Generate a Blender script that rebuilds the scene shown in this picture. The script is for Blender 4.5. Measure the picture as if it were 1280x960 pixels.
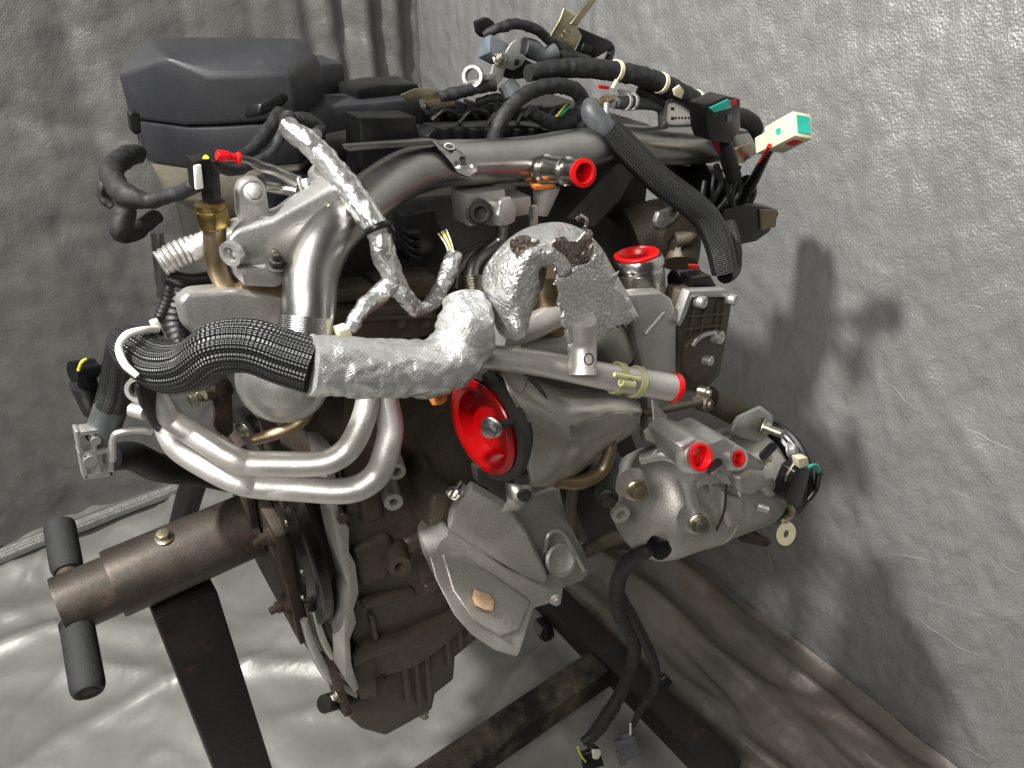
import bpy, bmesh, math, random
from mathutils import Vector, Matrix, Quaternion, noise
random.seed(7)
V = Vector
for o in list(bpy.data.objects): bpy.data.objects.remove(o)
scn = bpy.context.scene
col = scn.collection

# ------------------------------------------------------------------ camera
PITCH, AZ, FPX, CAM = math.radians(33.8), math.radians(36.5), 965.0, V((0, 0, 1.585))
cam = bpy.data.objects.new('camera', bpy.data.cameras.new('camera')); col.objects.link(cam)
cam.location = CAM
cam.rotation_euler = (math.pi/2-PITCH, 0, -AZ)
cam.data.sensor_width = 36.0; cam.data.lens = 36.0*FPX/1280
cam.data.clip_start = .02; cam.data.clip_end = 60
scn.camera = cam
# ------------------------------------------------------------------ world, lamps, exposure
w = bpy.data.worlds.new('World'); scn.world = w; w.use_nodes = True
bg = w.node_tree.nodes['Background']; bg.inputs[0].default_value = (1, .93, .85, 1); bg.inputs[1].default_value = .055
def lamp(name, kind, loc, power, size, colr, aim=None):
    L = bpy.data.lights.new(name, kind); L.energy = power; L.color = colr
    o = bpy.data.objects.new(name, L); col.objects.link(o); o.location = loc
    if kind == 'AREA':
        L.shape = 'RECTANGLE'; L.size, L.size_y = size
        o.rotation_euler = (V(aim)-V(loc)).to_track_quat('-Z', 'Y').to_euler()
    else: L.shadow_soft_size = size
    return o
lamp('work_light', 'POINT', (-.95, .80, 3.30), 570, .085, (1, .98, .955))
lamp('soft_fill', 'AREA', (-1.0, -.35, 2.5), 40, (1.2, .5), (1, .97, .93), (.4, .7, .9))  # added soft fill that lifts the front-left faces, not an actual fixture
scn.view_settings.view_transform = 'Standard'; scn.view_settings.look = 'None'
scn.view_settings.exposure = 0.0; scn.view_settings.gamma = 1; scn.view_settings.use_curve_mapping = False
scn.render.engine = 'CYCLES'

# ------------------------------------------------------------------ pixel helpers: a pixel is a direction, the plane gives the distance
hd = V((math.sin(AZ), math.cos(AZ), 0)); RT = V((math.cos(AZ), -math.sin(AZ), 0)); Z = V((0, 0, 1))
FW = math.cos(PITCH)*hd-math.sin(PITCH)*Z; UP = math.sin(PITCH)*hd+math.cos(PITCH)*Z
def ray(x, y): return FW+RT*((x-640)/FPX)-UP*((y-480)/FPX)
def P(x, y, Y): r = ray(x, y); return CAM+r*(Y/r.y)
def Pz(x, y, z): r = ray(x, y); return CAM+r*((z-CAM.z)/r.z)
def Pd(x, y, d): return CAM+ray(x, y)*d
def px(p, n): return n*(V(p)-CAM).dot(FW)/FPX          # n pixels at point p, in metres

# ------------------------------------------------------------------ materials
def lin(h):
    f = lambda c: c/12.92 if c <= .04045 else ((c+.055)/1.055)**2.4
    return tuple(f(int(h[i:i+2], 16)/255) for i in (0, 2, 4))+(1,)
MATS = {}
def mat(name, c1, c2=None, metal=0., rough=.5, rough2=None, ns=25., bump=0., bs=150., dirt=None, spec=.5, detail=5, kind=None, trans=0, emit=0, stretch=None, coat=0, bdist=.002, grain=0):
    m = bpy.data.materials.new(name); m.use_nodes = True; nt = m.node_tree; N = nt.nodes; Lk = nt.links.new
    b = N['Principled BSDF']; MATS[name] = m
    b.inputs['Metallic'].default_value = metal; b.inputs['Roughness'].default_value = rough
    b.inputs['Specular IOR Level'].default_value = spec; b.inputs['Coat Weight'].default_value = coat
    b.inputs['Transmission Weight'].default_value = trans
    tc = N.new('ShaderNodeTexCoord'); src = tc.outputs['Object']
    if stretch:
        mp = N.new('ShaderNodeMapping'); mp.inputs['Scale'].default_value = stretch; Lk(src, mp.inputs[0]); src = mp.outputs[0]
    nz = N.new('ShaderNodeTexNoise'); nz.inputs['Scale'].default_value = ns; nz.inputs['Detail'].default_value = detail; nz.inputs['Roughness'].default_value = .62; Lk(src, nz.inputs[0])
    rm = N.new('ShaderNodeValToRGB'); rm.color_ramp.elements[0].position = .33; rm.color_ramp.elements[1].position = .68
    rm.color_ramp.elements[0].color = lin(c1); rm.color_ramp.elements[1].color = lin(c2 or c1); Lk(nz.outputs[0], rm.inputs[0])
    cout = rm.outputs[0]
    def mixc(a, bcol, fac):
        mx = N.new('ShaderNodeMix'); mx.data_type = 'RGBA'; Lk(fac, mx.inputs[0]); Lk(a, mx.inputs[6])
        if isinstance(bcol, str): mx.inputs[7].default_value = lin(bcol)
        else: Lk(bcol, mx.inputs[7])
        return mx.outputs[2]
    def ramp(inp, a, bb):
        r = N.new('ShaderNodeMapRange'); r.inputs[1].default_value = a; r.inputs[2].default_value = bb; Lk(inp, r.inputs[0]); return r.outputs[0]
    def math_(op, a, bb):
        r = N.new('ShaderNodeMath'); r.operation = op
        for i, q in enumerate((a, bb)):
            if isinstance(q, (int, float)): r.inputs[i].default_value = q
            else: Lk(q, r.inputs[i])
        return r.outputs[0]
    if grain:
        gn = N.new('ShaderNodeTexNoise'); gn.inputs['Scale'].default_value = 650; gn.inputs['Detail'].default_value = 3; Lk(src, gn.inputs[0])
        cout = mixc(cout, '2f2c27', math_('MULTIPLY', ramp(gn.outputs[0], .62, .36), grain))
    if dirt:
        dc, lo, hi, ds = dirt
        dn = N.new('ShaderNodeTexNoise'); dn.inputs['Scale'].default_value = ds; dn.inputs['Detail'].default_value = 8; dn.inputs['Roughness'].default_value = .7; Lk(src, dn.inputs[0])
        df = ramp(dn.outputs[0], lo, hi); cout = mixc(cout, dc, df)
        if metal > .3:
            Lk(math_('MULTIPLY', math_('SUBTRACT', 1.0, math_('MULTIPLY', df, .75)), metal), b.inputs['Metallic'])
    if rough2 is not None: 
        r = N.new('ShaderNodeMapRange'); r.inputs[1].default_value = .3; r.inputs[2].default_value = .7; r.inputs[3].default_value = rough; r.inputs[4].default_value = rough2
        Lk(nz.outputs[0], r.inputs[0]); Lk(r.outputs[0], b.inputs['Roughness'])
    hsrc = None
    if kind == 'braid':       # woven sleeve over the tube's own u,v
        uv = N.new('ShaderNodeUVMap'); sp = N.new('ShaderNodeSeparateXYZ'); Lk(uv.outputs[0], sp.inputs[0])
        u = math_('MULTIPLY', sp.outputs[0], 2*math.pi*22); v = math_('MULTIPLY', sp.outputs[1], 2*math.pi*190)
        s1 = math_('SINE', math_('ADD', u, v), 0); s2 = math_('SINE', math_('SUBTRACT', u, v), 0)
        pr = math_('MULTIPLY', s1, s2); h = math_('ADD', math_('MULTIPLY', pr, .5), .5)
        cout = mixc(cout, '8f9296', math_('MULTIPLY', ramp(h, .82, 1.0), .4)); hsrc = h
    if kind == 'tape':        # cloth tape wound in turns
        uv = N.new('ShaderNodeUVMap'); sp = N.new('ShaderNodeSeparateXYZ'); Lk(uv.outputs[0], sp.inputs[0])
        fr = math_('FRACT', math_('ADD', math_('MULTIPLY', sp.outputs[1], 95), sp.outputs[0]), 0)
        hsrc = math_('ADD', fr, math_('MULTIPLY', nz.outputs[0], .8))
    if kind == 'turned':      # fine turning rings
        uv = N.new('ShaderNodeUVMap'); sp = N.new('ShaderNodeSeparateXYZ'); Lk(uv.outputs[0], sp.inputs[0])
        hsrc = math_('SINE', math_('MULTIPLY', sp.outputs[1], 2*math.pi*700), 0)
    if kind == 'tarp':
        # fine weave, crisp creases that show as pale lines
        wv = N.new('ShaderNodeTexVoronoi'); wv.inputs['Scale'].default_value = 260; Lk(src, wv.inputs[0])
        n2 = N.new('ShaderNodeTexNoise'); n2.inputs['Scale'].default_value = 38; n2.inputs['Detail'].default_value = 6; Lk(src, n2.inputs[0])
        hsrc = math_('ADD', math_('MULTIPLY', wv.outputs[0], .35), math_('MULTIPLY', n2.outputs[0], 1.6))
    if kind == 'foil':
        f1 = N.new('ShaderNodeTexVoronoi'); f1.feature = 'DISTANCE_TO_EDGE'; f1.inputs['Scale'].default_value = bs; Lk(src, f1.inputs[0])
        f2 = N.new('ShaderNodeTexNoise'); f2.inputs['Scale'].default_value = bs*.8; f2.inputs['Detail'].default_value = 6; Lk(src, f2.inputs[0])
        hsrc = math_('ADD', f1.outputs[0], math_('MULTIPLY', f2.outputs[0], 1.2))
    if kind == 'cloth_foil':  # aluminised glass cloth: woven dimples plus wrinkles
        uv = N.new('ShaderNodeUVMap'); sp = N.new('ShaderNodeSeparateXYZ'); Lk(uv.outputs[0], sp.inputs[0])
        s1 = math_('SINE', math_('MULTIPLY', sp.outputs[0], 2*math.pi*54), 0); s2 = math_('SINE', math_('MULTIPLY', sp.outputs[1], 2*math.pi*290), 0)
        f2 = N.new('ShaderNodeTexNoise'); f2.inputs['Scale'].default_value = bs; f2.inputs['Detail'].default_value = 6; Lk(src, f2.inputs[0])
        hsrc = math_('ADD', math_('MULTIPLY', math_('MULTIPLY', s1, s2), .05), math_('MULTIPLY', f2.outputs[0], 1.8))
    if bump:
        bn = N.new('ShaderNodeBump'); bn.inputs['Strength'].default_value = bump; bn.inputs['Distance'].default_value = bdist
        if hsrc is None:
            b2 = N.new('ShaderNodeTexNoise'); b2.inputs['Scale'].default_value = bs; b2.inputs['Detail'].default_value = 4; Lk(src, b2.inputs[0]); hsrc = b2.outputs[0]
        Lk(hsrc, bn.inputs['Height']); Lk(bn.outputs[0], b.inputs['Normal'])
    Lk(cout, b.inputs['Base Color'])
    return m
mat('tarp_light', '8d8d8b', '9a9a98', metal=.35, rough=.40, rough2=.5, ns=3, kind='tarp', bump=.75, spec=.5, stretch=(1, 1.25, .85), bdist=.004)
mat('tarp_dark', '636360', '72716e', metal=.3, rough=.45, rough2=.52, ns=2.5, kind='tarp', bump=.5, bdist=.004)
mat('tarp_floor', '807f7b', '95948e', metal=.35, rough=.38, rough2=.5, ns=2.2, bump=.4, bs=24, spec=.6, dirt=('665c4e', .60, .78, 3.2), bdist=.004)
mat('tarp_brown', '5f5a54', '78716a', metal=.35, rough=.36, rough2=.48, ns=3, bump=.45, bs=28, dirt=('5a4c38', .58, .75, 4), bdist=.004)
mat('crease', 'aaa9a6', '979692', metal=.2, rough=.45)
mat('cast', grain=0.28, c1='b1aea8', c2='cac7c1', metal=.75, rough=.42, rough2=.55, ns=14, bump=.25, bs=420, dirt=('6d6148', .58, .82, 9))
mat('cast_clean', grain=0.2, c1='b8b7b3', c2='cfcdca', metal=.8, rough=.40, rough2=.5, ns=20, bump=.22, bs=500, dirt=('77705f', .64, .85, 12))
mat('cast_dirty', grain=0.45, c1='4f493f', c2='736b5c', metal=.55, rough=.45, rough2=.62, ns=10, bump=.3, bs=240, dirt=('3d3020', .46, .68, 11))
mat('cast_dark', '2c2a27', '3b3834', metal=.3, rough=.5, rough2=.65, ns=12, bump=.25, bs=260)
mat('steel', grain=0.1, c1='8f8d8a', c2='aaa8a5', metal=1, rough=.26, rough2=.38, ns=18, bump=.05, bs=600, dirt=('6f675a', .62, .85, 10))
mat('steel_dark', '3a3937', '5c5a57', metal=1, rough=.22, rough2=.36, ns=30, bump=.05, bs=400, dirt=('2a2620', .55, .8, 15))
mat('steel_bright', 'c0beb9', 'd2d0cb', metal=1, rough=.17, rough2=.28, ns=30, bump=.04, bs=500)
mat('steel_turned', 'a8a7a3', 'bdbbb7', metal=1, rough=.25, kind='turned', bump=.35, bdist=.0004)
mat('alu_tube', grain=0.15, c1='c0bdb7', c2='dad7d2', metal=.7, rough=.38, rough2=.5, ns=16, bump=.1, bs=300, dirt=('8a6f55', .58, .8, 14))
mat('zinc', '9b9788', 'c0bba9', metal=1, rough=.3, rough2=.42, ns=60, bump=.1, bs=500)
mat('brass', '7b673c', 'a38c58', metal=1, rough=.3, rough2=.42, ns=40, dirt=('4e3a1c', .55, .8, 30))
mat('bronze_heat', '76654c', '9b8b72', metal=.9, rough=.36, rough2=.5, ns=30, bump=.1, bs=300)
mat('foil', 'd2d2d0', 'e6e6e4', metal=.85, rough=.27, rough2=.4, ns=40, kind='foil', bump=.8, bs=210, bdist=.0028)
mat('foil_wrap', 'cacac8', 'e0e0de', metal=.9, rough=.24, rough2=.38, ns=40, kind='foil', bump=.55, bs=120, bdist=.002)
mat('foil_burnt', '7d6c5c', 'cfc9c2', metal=1, rough=.25, rough2=.4, ns=30, kind='foil', bump=.7, bs=200, bdist=.003)
mat('foil_cloth', 'bdbdbb', 'd2d2d0', metal=.75, rough=.3, rough2=.42, ns=30, kind='cloth_foil', bump=.6, bs=90, bdist=.003, dirt=('97928a', .6, .9, 20))
mat('shield', grain=0.2, c1='a5a29a', c2='c3c0b8', metal=.9, rough=.32, rough2=.46, ns=12, bump=.15, bs=60, dirt=('85796a', .56, .8, 9))
mat('braid', '0a0a0b', '131415', rough=.34, kind='braid', bump=.9, bdist=.0012, spec=.6)
mat('tape', '121213', '1e1e20', rough=.55, rough2=.75, ns=120, kind='tape', bump=.8, bdist=.0012)
mat('rubber', '0c0c0d', '18181a', rough=.42, rough2=.55, ns=60, bump=.15, bs=300)
mat('rubber_gray', '3b3d3f', '55585a', rough=.45, rough2=.55, ns=30, bump=.1, bs=300)
mat('plastic', '070708', '0e0e10', rough=.28, rough2=.45, ns=20, bump=.12, bs=700)
mat('plastic_gray', '242528', '2d2e31', rough=.40, rough2=.5, ns=12, bump=.2, bs=900, dirt=('5a5852', .6, 1.0, 10))
mat('plastic_olive', '5b574c', '736e60', rough=.5, rough2=.62, ns=14, bump=.15, bs=300, dirt=('3a362c', .5, .8, 10))
mat('plastic_white', 'dcdad0', 'eae8e0', rough=.42, ns=30)
mat('plastic_cream', 'cfc8a6', 'ddd7ba', rough=.5, ns=40, dirt=('8f8462', .6, .9, 30))
mat('plastic_clear_yellow', 'b9bb83', 'cfd09a', rough=.3, ns=40, trans=.35)
mat('teal', '16a08f', '23b9a6', rough=.35, ns=40)
mat('yellow_wire', 'c9c524', 'd9d650', rough=.45)
mat('red_plug', 'b80a0d', 'c60e12', rough=.3, rough2=.38, ns=20, spec=.5, coat=.1)
mat('red_plug_deep', '8a0306', '9c0508', rough=.22, ns=20, trans=.15)  # deeper red for the turbo plug, faintly translucent, no emission
mat('stand_rust', grain=0.6, c1='3a332d', c2='5a524b', metal=.6, rough=.42, rough2=.6, ns=14, bump=.12, bs=160, dirt=('6a4630', .58, .8, 22))
mat('stand_black', '0c0908', '18120f', metal=.1, rough=.45, rough2=.62, ns=10, bump=.3, bs=160, dirt=('4d2a18', .6, .78, 16))
mat('stand_base', grain=0.7, c1='4d443b', c2='6f6557', metal=.3, rough=.5, rough2=.65, ns=12, bump=.3, bs=150, dirt=('15110f', .42, .6, 9))
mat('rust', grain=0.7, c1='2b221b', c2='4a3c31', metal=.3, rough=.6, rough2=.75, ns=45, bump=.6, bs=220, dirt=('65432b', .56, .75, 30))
mat('grip', '191a1b', '272829', rough=.62, rough2=.75, ns=150, bump=.5, bs=900)
mat('wood', 'b99573', 'd9bd9c', rough=.8, ns=60, bump=.4, bs=200, stretch=(1, 6, 1))
mat('masking', 'd6cda8', 'e5dec0', rough=.7, ns=60, bump=.3, bs=200)
mat('gold_metal', '8d846c', 'bcb296', metal=.9, rough=.3, ns=40)
mat('orange', 'c9702a', 'd98540', rough=.4)
mat('ink', '101010', '161616', rough=.5)
mat('marker_white', 'e8e8e4', rough=.6)
mat('blue_gray', '565d66', '737b84', rough=.3, ns=40, metal=.3)

# ------------------------------------------------------------------ mesh building
def cat(pts, n):
    """Catmull-Rom through points of any dimension"""
    pts = [tuple(p) for p in pts]; q = [tuple(2*a-b for a, b in zip(pts[0], pts[1]))]+pts+[tuple(2*a-b for a, b in zip(pts[-1], pts[-2]))]
    out = []
    for i in range(1, len(q)-2):
        for k in range(n):
            t = k/n; r = []
            for a, b, c, d in zip(q[i-1], q[i], q[i+1], q[i+2]):
                r.append(.5*(2*b+(c-a)*t+(2*a-5*b+4*c-d)*t*t+(3*b-a-3*c+d)*t**3))
            out.append(tuple(r))
    out.append(pts[-1]); return out
def frame(ax):
    ax = V(ax).normalized(); s = V((0, 0, 1)) if abs(ax.z) < .9 else V((1, 0, 0))
    a = ax.cross(s).normalized(); return a, ax.cross(a).normalized(), ax
class B:
    def __init__(s): s.v, s.f, s.uv, s.mi = [], [], [], []
    def face(s, idx, m=0, uv=None): s.f.append(idx); s.mi.append(m); s.uv.append(uv)
    def tube(s, pts, r, n=8, sides=20, lobes=0, la=.08, jit=0, js=60, corr=0, pitch=.005, m=0, caps=True, flat=1.0, bend=True):
        """pts: world points; r: one radius or one per point"""
        rr = r if isinstance(r, (list, tuple)) else [r]*len(pts)
        c = cat([(*p, q) for p, q in zip(pts, rr)], n) if len(pts) > 2 and bend else [(*p, q) for p, q in zip(pts, rr)]
        if len(pts) == 2 or not bend: pass
        P3 = [V(q[:3]) for q in c]; R = [q[3] for q in c]
        if corr or (len(pts) == 2 and jit):
            step = pitch/6 if corr else .004; L = [0]
            for a, b in zip(P3, P3[1:]): L.append(L[-1]+(b-a).length)
            tot = L[-1]; k = max(2, int(tot/step)); NP, NR = [], []; j = 0
            for i in range(k+1):
                d = tot*i/k
                while j < len(L)-2 and L[j+1] < d: j += 1
                t = (d-L[j])/max(1e-9, L[j+1]-L[j]); NP.append(P3[j].lerp(P3[j+1], t)); NR.append((R[j]*(1-t)+R[j+1]*t)*(1+corr*math.sin(2*math.pi*d/pitch)))
            P3, R = NP, NR
        base = len(s.v); t0 = (P3[1]-P3[0]).normalized(); a, b, _ = frame(t0); L = 0
        for i, p in enumerate(P3):
            t = (P3[min(i+1, len(P3)-1)]-P3[max(i-1, 0)]).normalized()
            q = t0.rotation_difference(t); a = q @ a; b = q @ b; t0 = t
            if i: L += (p-P3[i-1]).length
            for k in range(sides):
                th = 2*math.pi*k/sides; rad = R[i]
                if lobes: rad *= 1+la*(abs(math.cos(lobes*th/2))-.6)
                d = a*math.cos(th)*flat+b*math.sin(th)
                pos = p+d*rad
                if jit: pos += d*jit*noise.noise(pos*js)+d*jit*.6*noise.noise(pos*js*2.7)
                s.v.append(pos)
            if i:
                o, o2 = base+(i-1)*sides, base+i*sides; L0 = L-(p-P3[i-1]).length
                for k in range(sides):
                    k2 = (k+1) % sides
                    s.face((o+k, o+k2, o2+k2, o2+k), m, ((k/sides, L0), ((k+1)/sides, L0), ((k+1)/sides, L), (k/sides, L)))
        if caps:
            s.face(tuple(base+k for k in reversed(range(sides))), m); o = base+(len(P3)-1)*sides; s.face(tuple(o+k for k in range(sides)), m)
        return s
    def lathe(s, p, ax, prof, sides=32, m=0, caps=(True, True), sy=1.0):
        """prof: (radius, height) pairs along ax from p"""
        a, b, ax = frame(ax); base = len(s.v); p = V(p); L = 0
        for i, (r, h) in enumerate(prof):
            if i: L += abs(h-prof[i-1][1])+abs(r-prof[i-1][0])
            for k in range(sides):
                th = 2*math.pi*k/sides; s.v.append(p+ax*h+(a*math.cos(th)+b*math.sin(th)*sy)*r)
            if i:
                o, o2 = base+(i-1)*sides, base+i*sides
                for k in range(sides):
                    k2 = (k+1) % sides; s.face((o+k, o+k2, o2+k2, o2+k), m, ((k/sides, L), ((k+1)/sides, L), ((k+1)/sides, L), (k/sides, L)))
        if caps[0]: s.face(tuple(base+k for k in reversed(range(sides))), m)
        if caps[1]: o = base+(len(prof)-1)*sides; s.face(tuple(o+k for k in range(sides)), m)
        return s
    def ring(s, p, ax, r0, r1, h, m=0, sides=28):
        """flat annulus of height h with a real hole"""
        return s.lathe(p, ax, [(r0, 0), (r1, 0), (r1, h), (r0, h), (r0, 0)], sides, m, (False, False))
    def prism(s, poly, ex, m=0):
        base = len(s.v); n = len(poly); ex = V(ex)
        for p in poly: s.v.append(V(p))
        for p in poly: s.v.append(V(p)+ex)
        s.face(tuple(range(base, base+n)), m); s.face(tuple(reversed(range(base+n, base+2*n))), m)
        for k in range(n): k2 = (k+1) % n; s.face((base+k2, base+k, base+n+k, base+n+k2), m)
        return s
    def loft(s, loops, m=0):
        base = len(s.v); n = len(loops[0])
        for lp in loops:
            for p in lp: s.v.append(V(p))
        for i in range(len(loops)-1):
            for k in range(n):
                k2 = (k+1) % n; s.face((base+i*n+k, base+i*n+k2, base+(i+1)*n+k2, base+(i+1)*n+k), m)
        s.face(tuple(reversed(range(base, base+n))), m); s.face(tuple(base+(len(loops)-1)*n+k for k in range(n)), m)
        return s
    def box(s, c, size, ax=None, upv=None, m=0):
        """ax: direction of the x side, upv: about the z side"""
        x = V(ax or (1, 0, 0)).normalized(); z = V(upv or (0, 0, 1)); y = z.cross(x).normalized(); z = x.cross(y)
        c = V(c); hx, hy, hz = [q/2 for q in size]
        lo = [c-z*hz+x*i*hx+y*j*hy for i, j in ((-1, -1), (1, -1), (1, 1), (-1, 1))]
        return s.loft([lo, [p+z*2*hz for p in lo]], m)
    def sheet(s, rows, m=0, thick=0):
        base = len(s.v); nu = len(rows[0])
        for r in rows:
            for p in r: s.v.append(V(p))
        for i in range(len(rows)-1):
            for k in range(nu-1):
                s.face((base+i*nu+k, base+i*nu+k+1, base+(i+1)*nu+k+1, base+(i+1)*nu+k), m)
        return s
    def done(s, name, mats, parent=None, bevel=0, ang=35, seg=2, solid=0, recalc=True, tri=False):
        mats = [mats] if isinstance(mats, str) else mats
        pw = WLOC.get(parent.name, V()) if parent else V()
        mn = V([min(p[i] for p in s.v) for i in range(3)]); mx = V([max(p[i] for p in s.v) for i in range(3)]); c = (mn+mx)/2
        if not parent: c.z = mn.z
        me = bpy.data.meshes.new(name); me.from_pydata([tuple(V(p)-c) for p in s.v], [], s.f)
        ul = me.uv_layers.new(name='UVMap').data; k = 0
        for fi, f in enumerate(s.f):
            u = s.uv[fi]
            for j in range(len(f)):
                if u: ul[k].uv = u[j]
                k += 1
        for q in mats: me.materials.append(MATS[q])
        me.polygons.foreach_set('material_index', s.mi)
        bm = bmesh.new(); bm.from_mesh(me)
        if recalc: bmesh.ops.recalc_face_normals(bm, faces=bm.faces)
        if bevel:
            ed = [e for e in bm.edges if len(e.link_faces) == 2 and e.calc_face_angle(0) > math.radians(28)]
            bmesh.ops.bevel(bm, geom=ed, offset=bevel, segments=seg, profile=.5, affect='EDGES', clamp_overlap=True)
        bm.to_mesh(me); bm.free()
        me.polygons.foreach_set('use_smooth', [True]*len(me.polygons)); me.set_sharp_from_angle(angle=math.radians(ang)); me.update()
        o = bpy.data.objects.new(name, me); col.objects.link(o)
        if solid:
            md = o.modifiers.new('thickness', 'SOLIDIFY'); md.thickness = solid; md.offset = 0
        WLOC[o.name] = c.copy()
        if parent: o.parent = parent
        o.location = c-pw
        return o
WLOC = {}
def empty(name, loc):
    o = bpy.data.objects.new(name, None); col.objects.link(o); o.location = loc; o.empty_display_size = .05; WLOC[o.name] = V(loc); return o
def tag(o, label=None, category=None, group=None, kind=None):
    for k, q in (('label', label), ('category', category), ('group', group), ('kind', kind)):
        if q: o[k] = q
    return o
def T(name, m, parent, pts, rpx, **k):
    """tube from (x, y, Y) pixels-on-plane with radius in pixels (one or a list)"""
    w = [P(*p) for p in pts]; rl = rpx if isinstance(rpx, (list, tuple)) else [rpx]*len(pts)
    return B().tube(w, [px(p, r) for p, r in zip(w, rl)], **k).done(name, m, parent)
def poly(pts, Y): return [P(x, y, Y) for x, y in pts]
def plate(name, m, parent, pts, Y, th, bevel=.001, **k):
    """outline in pixels lying on the plane Y, thickness th going away from the viewer"""
    return B().prism(poly(pts, Y), (0, th, 0)).done(name, m, parent, bevel=bevel, **k)
# shared bolt meshes, made once along +Z with radius 1
def proto(name, build, mname, bevel=.05):
    b = B(); build(b); o = b.done(name, mname, bevel=bevel); me = o.data; me.name = name+'_mesh'
    bpy.data.objects.remove(o); return me
def hexa(b, r, z0, z1): b.loft([[V((r*math.cos(math.pi/3*k), r*math.sin(math.pi/3*k), z)) for k in range(6)] for z in (z0, z1)])
def b_flange(b): b.lathe((0, 0, 0), Z, [(1.35, 0), (1.35, .18), (1.05, .35)], 20); hexa(b, .95, .3, 1.15)
def b_stud(b): b.lathe((0, 0, 0), Z, [(1.35, 0), (1.35, .18), (1.05, .35)], 20); hexa(b, .95, .3, 1.2); b.lathe((0, 0, 1.1), Z, [(.55, 0), (.55, 1.0), (.45, 1.1)], 14)
def b_socket(b): b.lathe((0, 0, 0), Z, [(1.3, 0), (1.3, .2), (1, .25), (1, 1.1), (.6, 1.12), (.6, .5), (0.01, .5)], 20, caps=(True, False))
PR = {}
def bolt(parent, p, ax, rpx_, kind='flange', m='zinc', name='bolt'):
    key = (kind, m)
    if key not in PR: PR[key] = proto('bolt_'+kind+m, {'flange': b_flange, 'stud': b_stud, 'socket': b_socket}[kind], m)
    o = bpy.data.objects.new(name, PR[key]); col.objects.link(o); o.parent = parent
    o.location = V(p)-WLOC[parent.name]; o.rotation_mode = 'QUATERNION'; o.rotation_quaternion = V(ax).to_track_quat('Z', 'Y') @ Quaternion((0, 0, 1), random.random()*6)
    r = px(p, rpx_); o.scale = (r, r, r); return o
def fold(p, s): return noise.noise(p*s)

# ------------------------------------------------------------------ the setting: tarpaulin floor and two hung tarpaulin walls
XW, YW = 1.245, 2.16
def n3(x, y, z): return noise.noise(V((x, y, z)))
def ridged(x, y, z): return 1-abs(noise.noise(V((x, y, z))))*2
def floor_h(x, y):
    wx = x+.12*n3(x*2, y*2, 5); wy = y+.12*n3(x*2, y*2, 9)
    h = .022*ridged(wx*2.3, wy*1.4, 1)+.018*ridged(wx*3.4+wy*2.1, wy*4.2, 3)+.005*n3(wx*9, wy*9, 2)+.005*ridged(wx*10, wy*6, 7)
    c1 = max(0, 1-abs(n3(wx*1.7+wy*.8, wy*1.1-wx*.5, 11))*9)**1.5; c2 = max(0, 1-abs(n3(wx*3.1-wy*1.2, wy*2.2, 13))*8)**1.5; c3 = max(0, 1-abs(n3(wx*6, wy*5.2, 17))*8)**1.5
    return h+.020*c1+.012*c2+.006*c3-.062
b = B(); rows = []
for i in range(240):
    y = -1.3+3.55*i/239
    rows.append([V((x, y, floor_h(x, y))) for x in (-1.5+2.85*k/199 for k in range(200))])
tag(b.sheet(rows).done('floor', 'tarp_floor', ang=180), 'wrinkled silver grey tarpaulin spread over the floor', 'floor', kind='structure')
def wall_right(y, z):
    d = .010*n3(y*1.2, z*.7, 4)+.006*n3(y*9+z*1.2, z*2.2, 8)+.0040*n3(y*24+z*3, z*9, 3)+.0028*n3(y*40, z*26, 6)+.006*ridged(y*1.1+z*1.6, z*.8, 2)-.005*max(0, 1-abs(n3(y*2.6+z*.10, .3*z, 21))*11)-.004*max(0, 1-abs(n3(y*1.7-z*.9, z*1.2, 31))*14)
    return XW+d-.004
rows = [[V((wall_right(y, z), y, z)) for y in (-.8+(YW+.82)*k/399 for k in range(400))] for z in (-.03+2.4*i/299 for i in range(300))]
tag(B().sheet(rows).done('wall_right', 'tarp_light', ang=180), 'silver grey tarpaulin hung as the wall that takes the engine shadow', 'wall', kind='structure')
WR = bpy.data.objects['wall_right']
def crease(pts, r):
    q = cat([(*p, 0) for p in pts], 8); w = []
    for x, y, _ in q:
        c = CAM+ray(x, y)*(XW/ray(x, y).x); c.x = wall_right(c.y, c.z)-.0002
        c.z += .002*n3(c.y*60, c.z*60, 1); w.append(c)
    B().tube(w, [px(w[0], r*.6*(.35+.65*math.sin(math.pi*(i+.3)/len(w)))) for i in range(len(w))], bend=False, sides=6).done('crease', 'crease', WR)
for pts, r in (([(1083, 697), (1118, 692), (1150, 698), (1185, 708)], .8), ([(1128, 762), (1160, 780), (1195, 806), (1225, 820)], .7), ([(1262, 846), (1256, 880), (1238, 905)], .9), ([(1205, 532), (1240, 552), (1280, 568)], .9), ([(1085, 742), (1075, 780), (1062, 815)], .6), ([(1180, 925), (1215, 938), (1240, 950)], .7), ([(1160, 745), (1200, 760), (1235, 770)], .5), ([(962, 690), (965, 715), (955, 735)], .9), ([(1100, 470), (1135, 500), (1150, 512)], .5), ([(1185, 610), (1210, 622), (1240, 630)], .6), ([(1250, 700), (1262, 710), (1280, 718)], .6), ([(1190, 380), (1225, 385), (1232, 410)], .5)):
    crease(pts, r)
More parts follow.
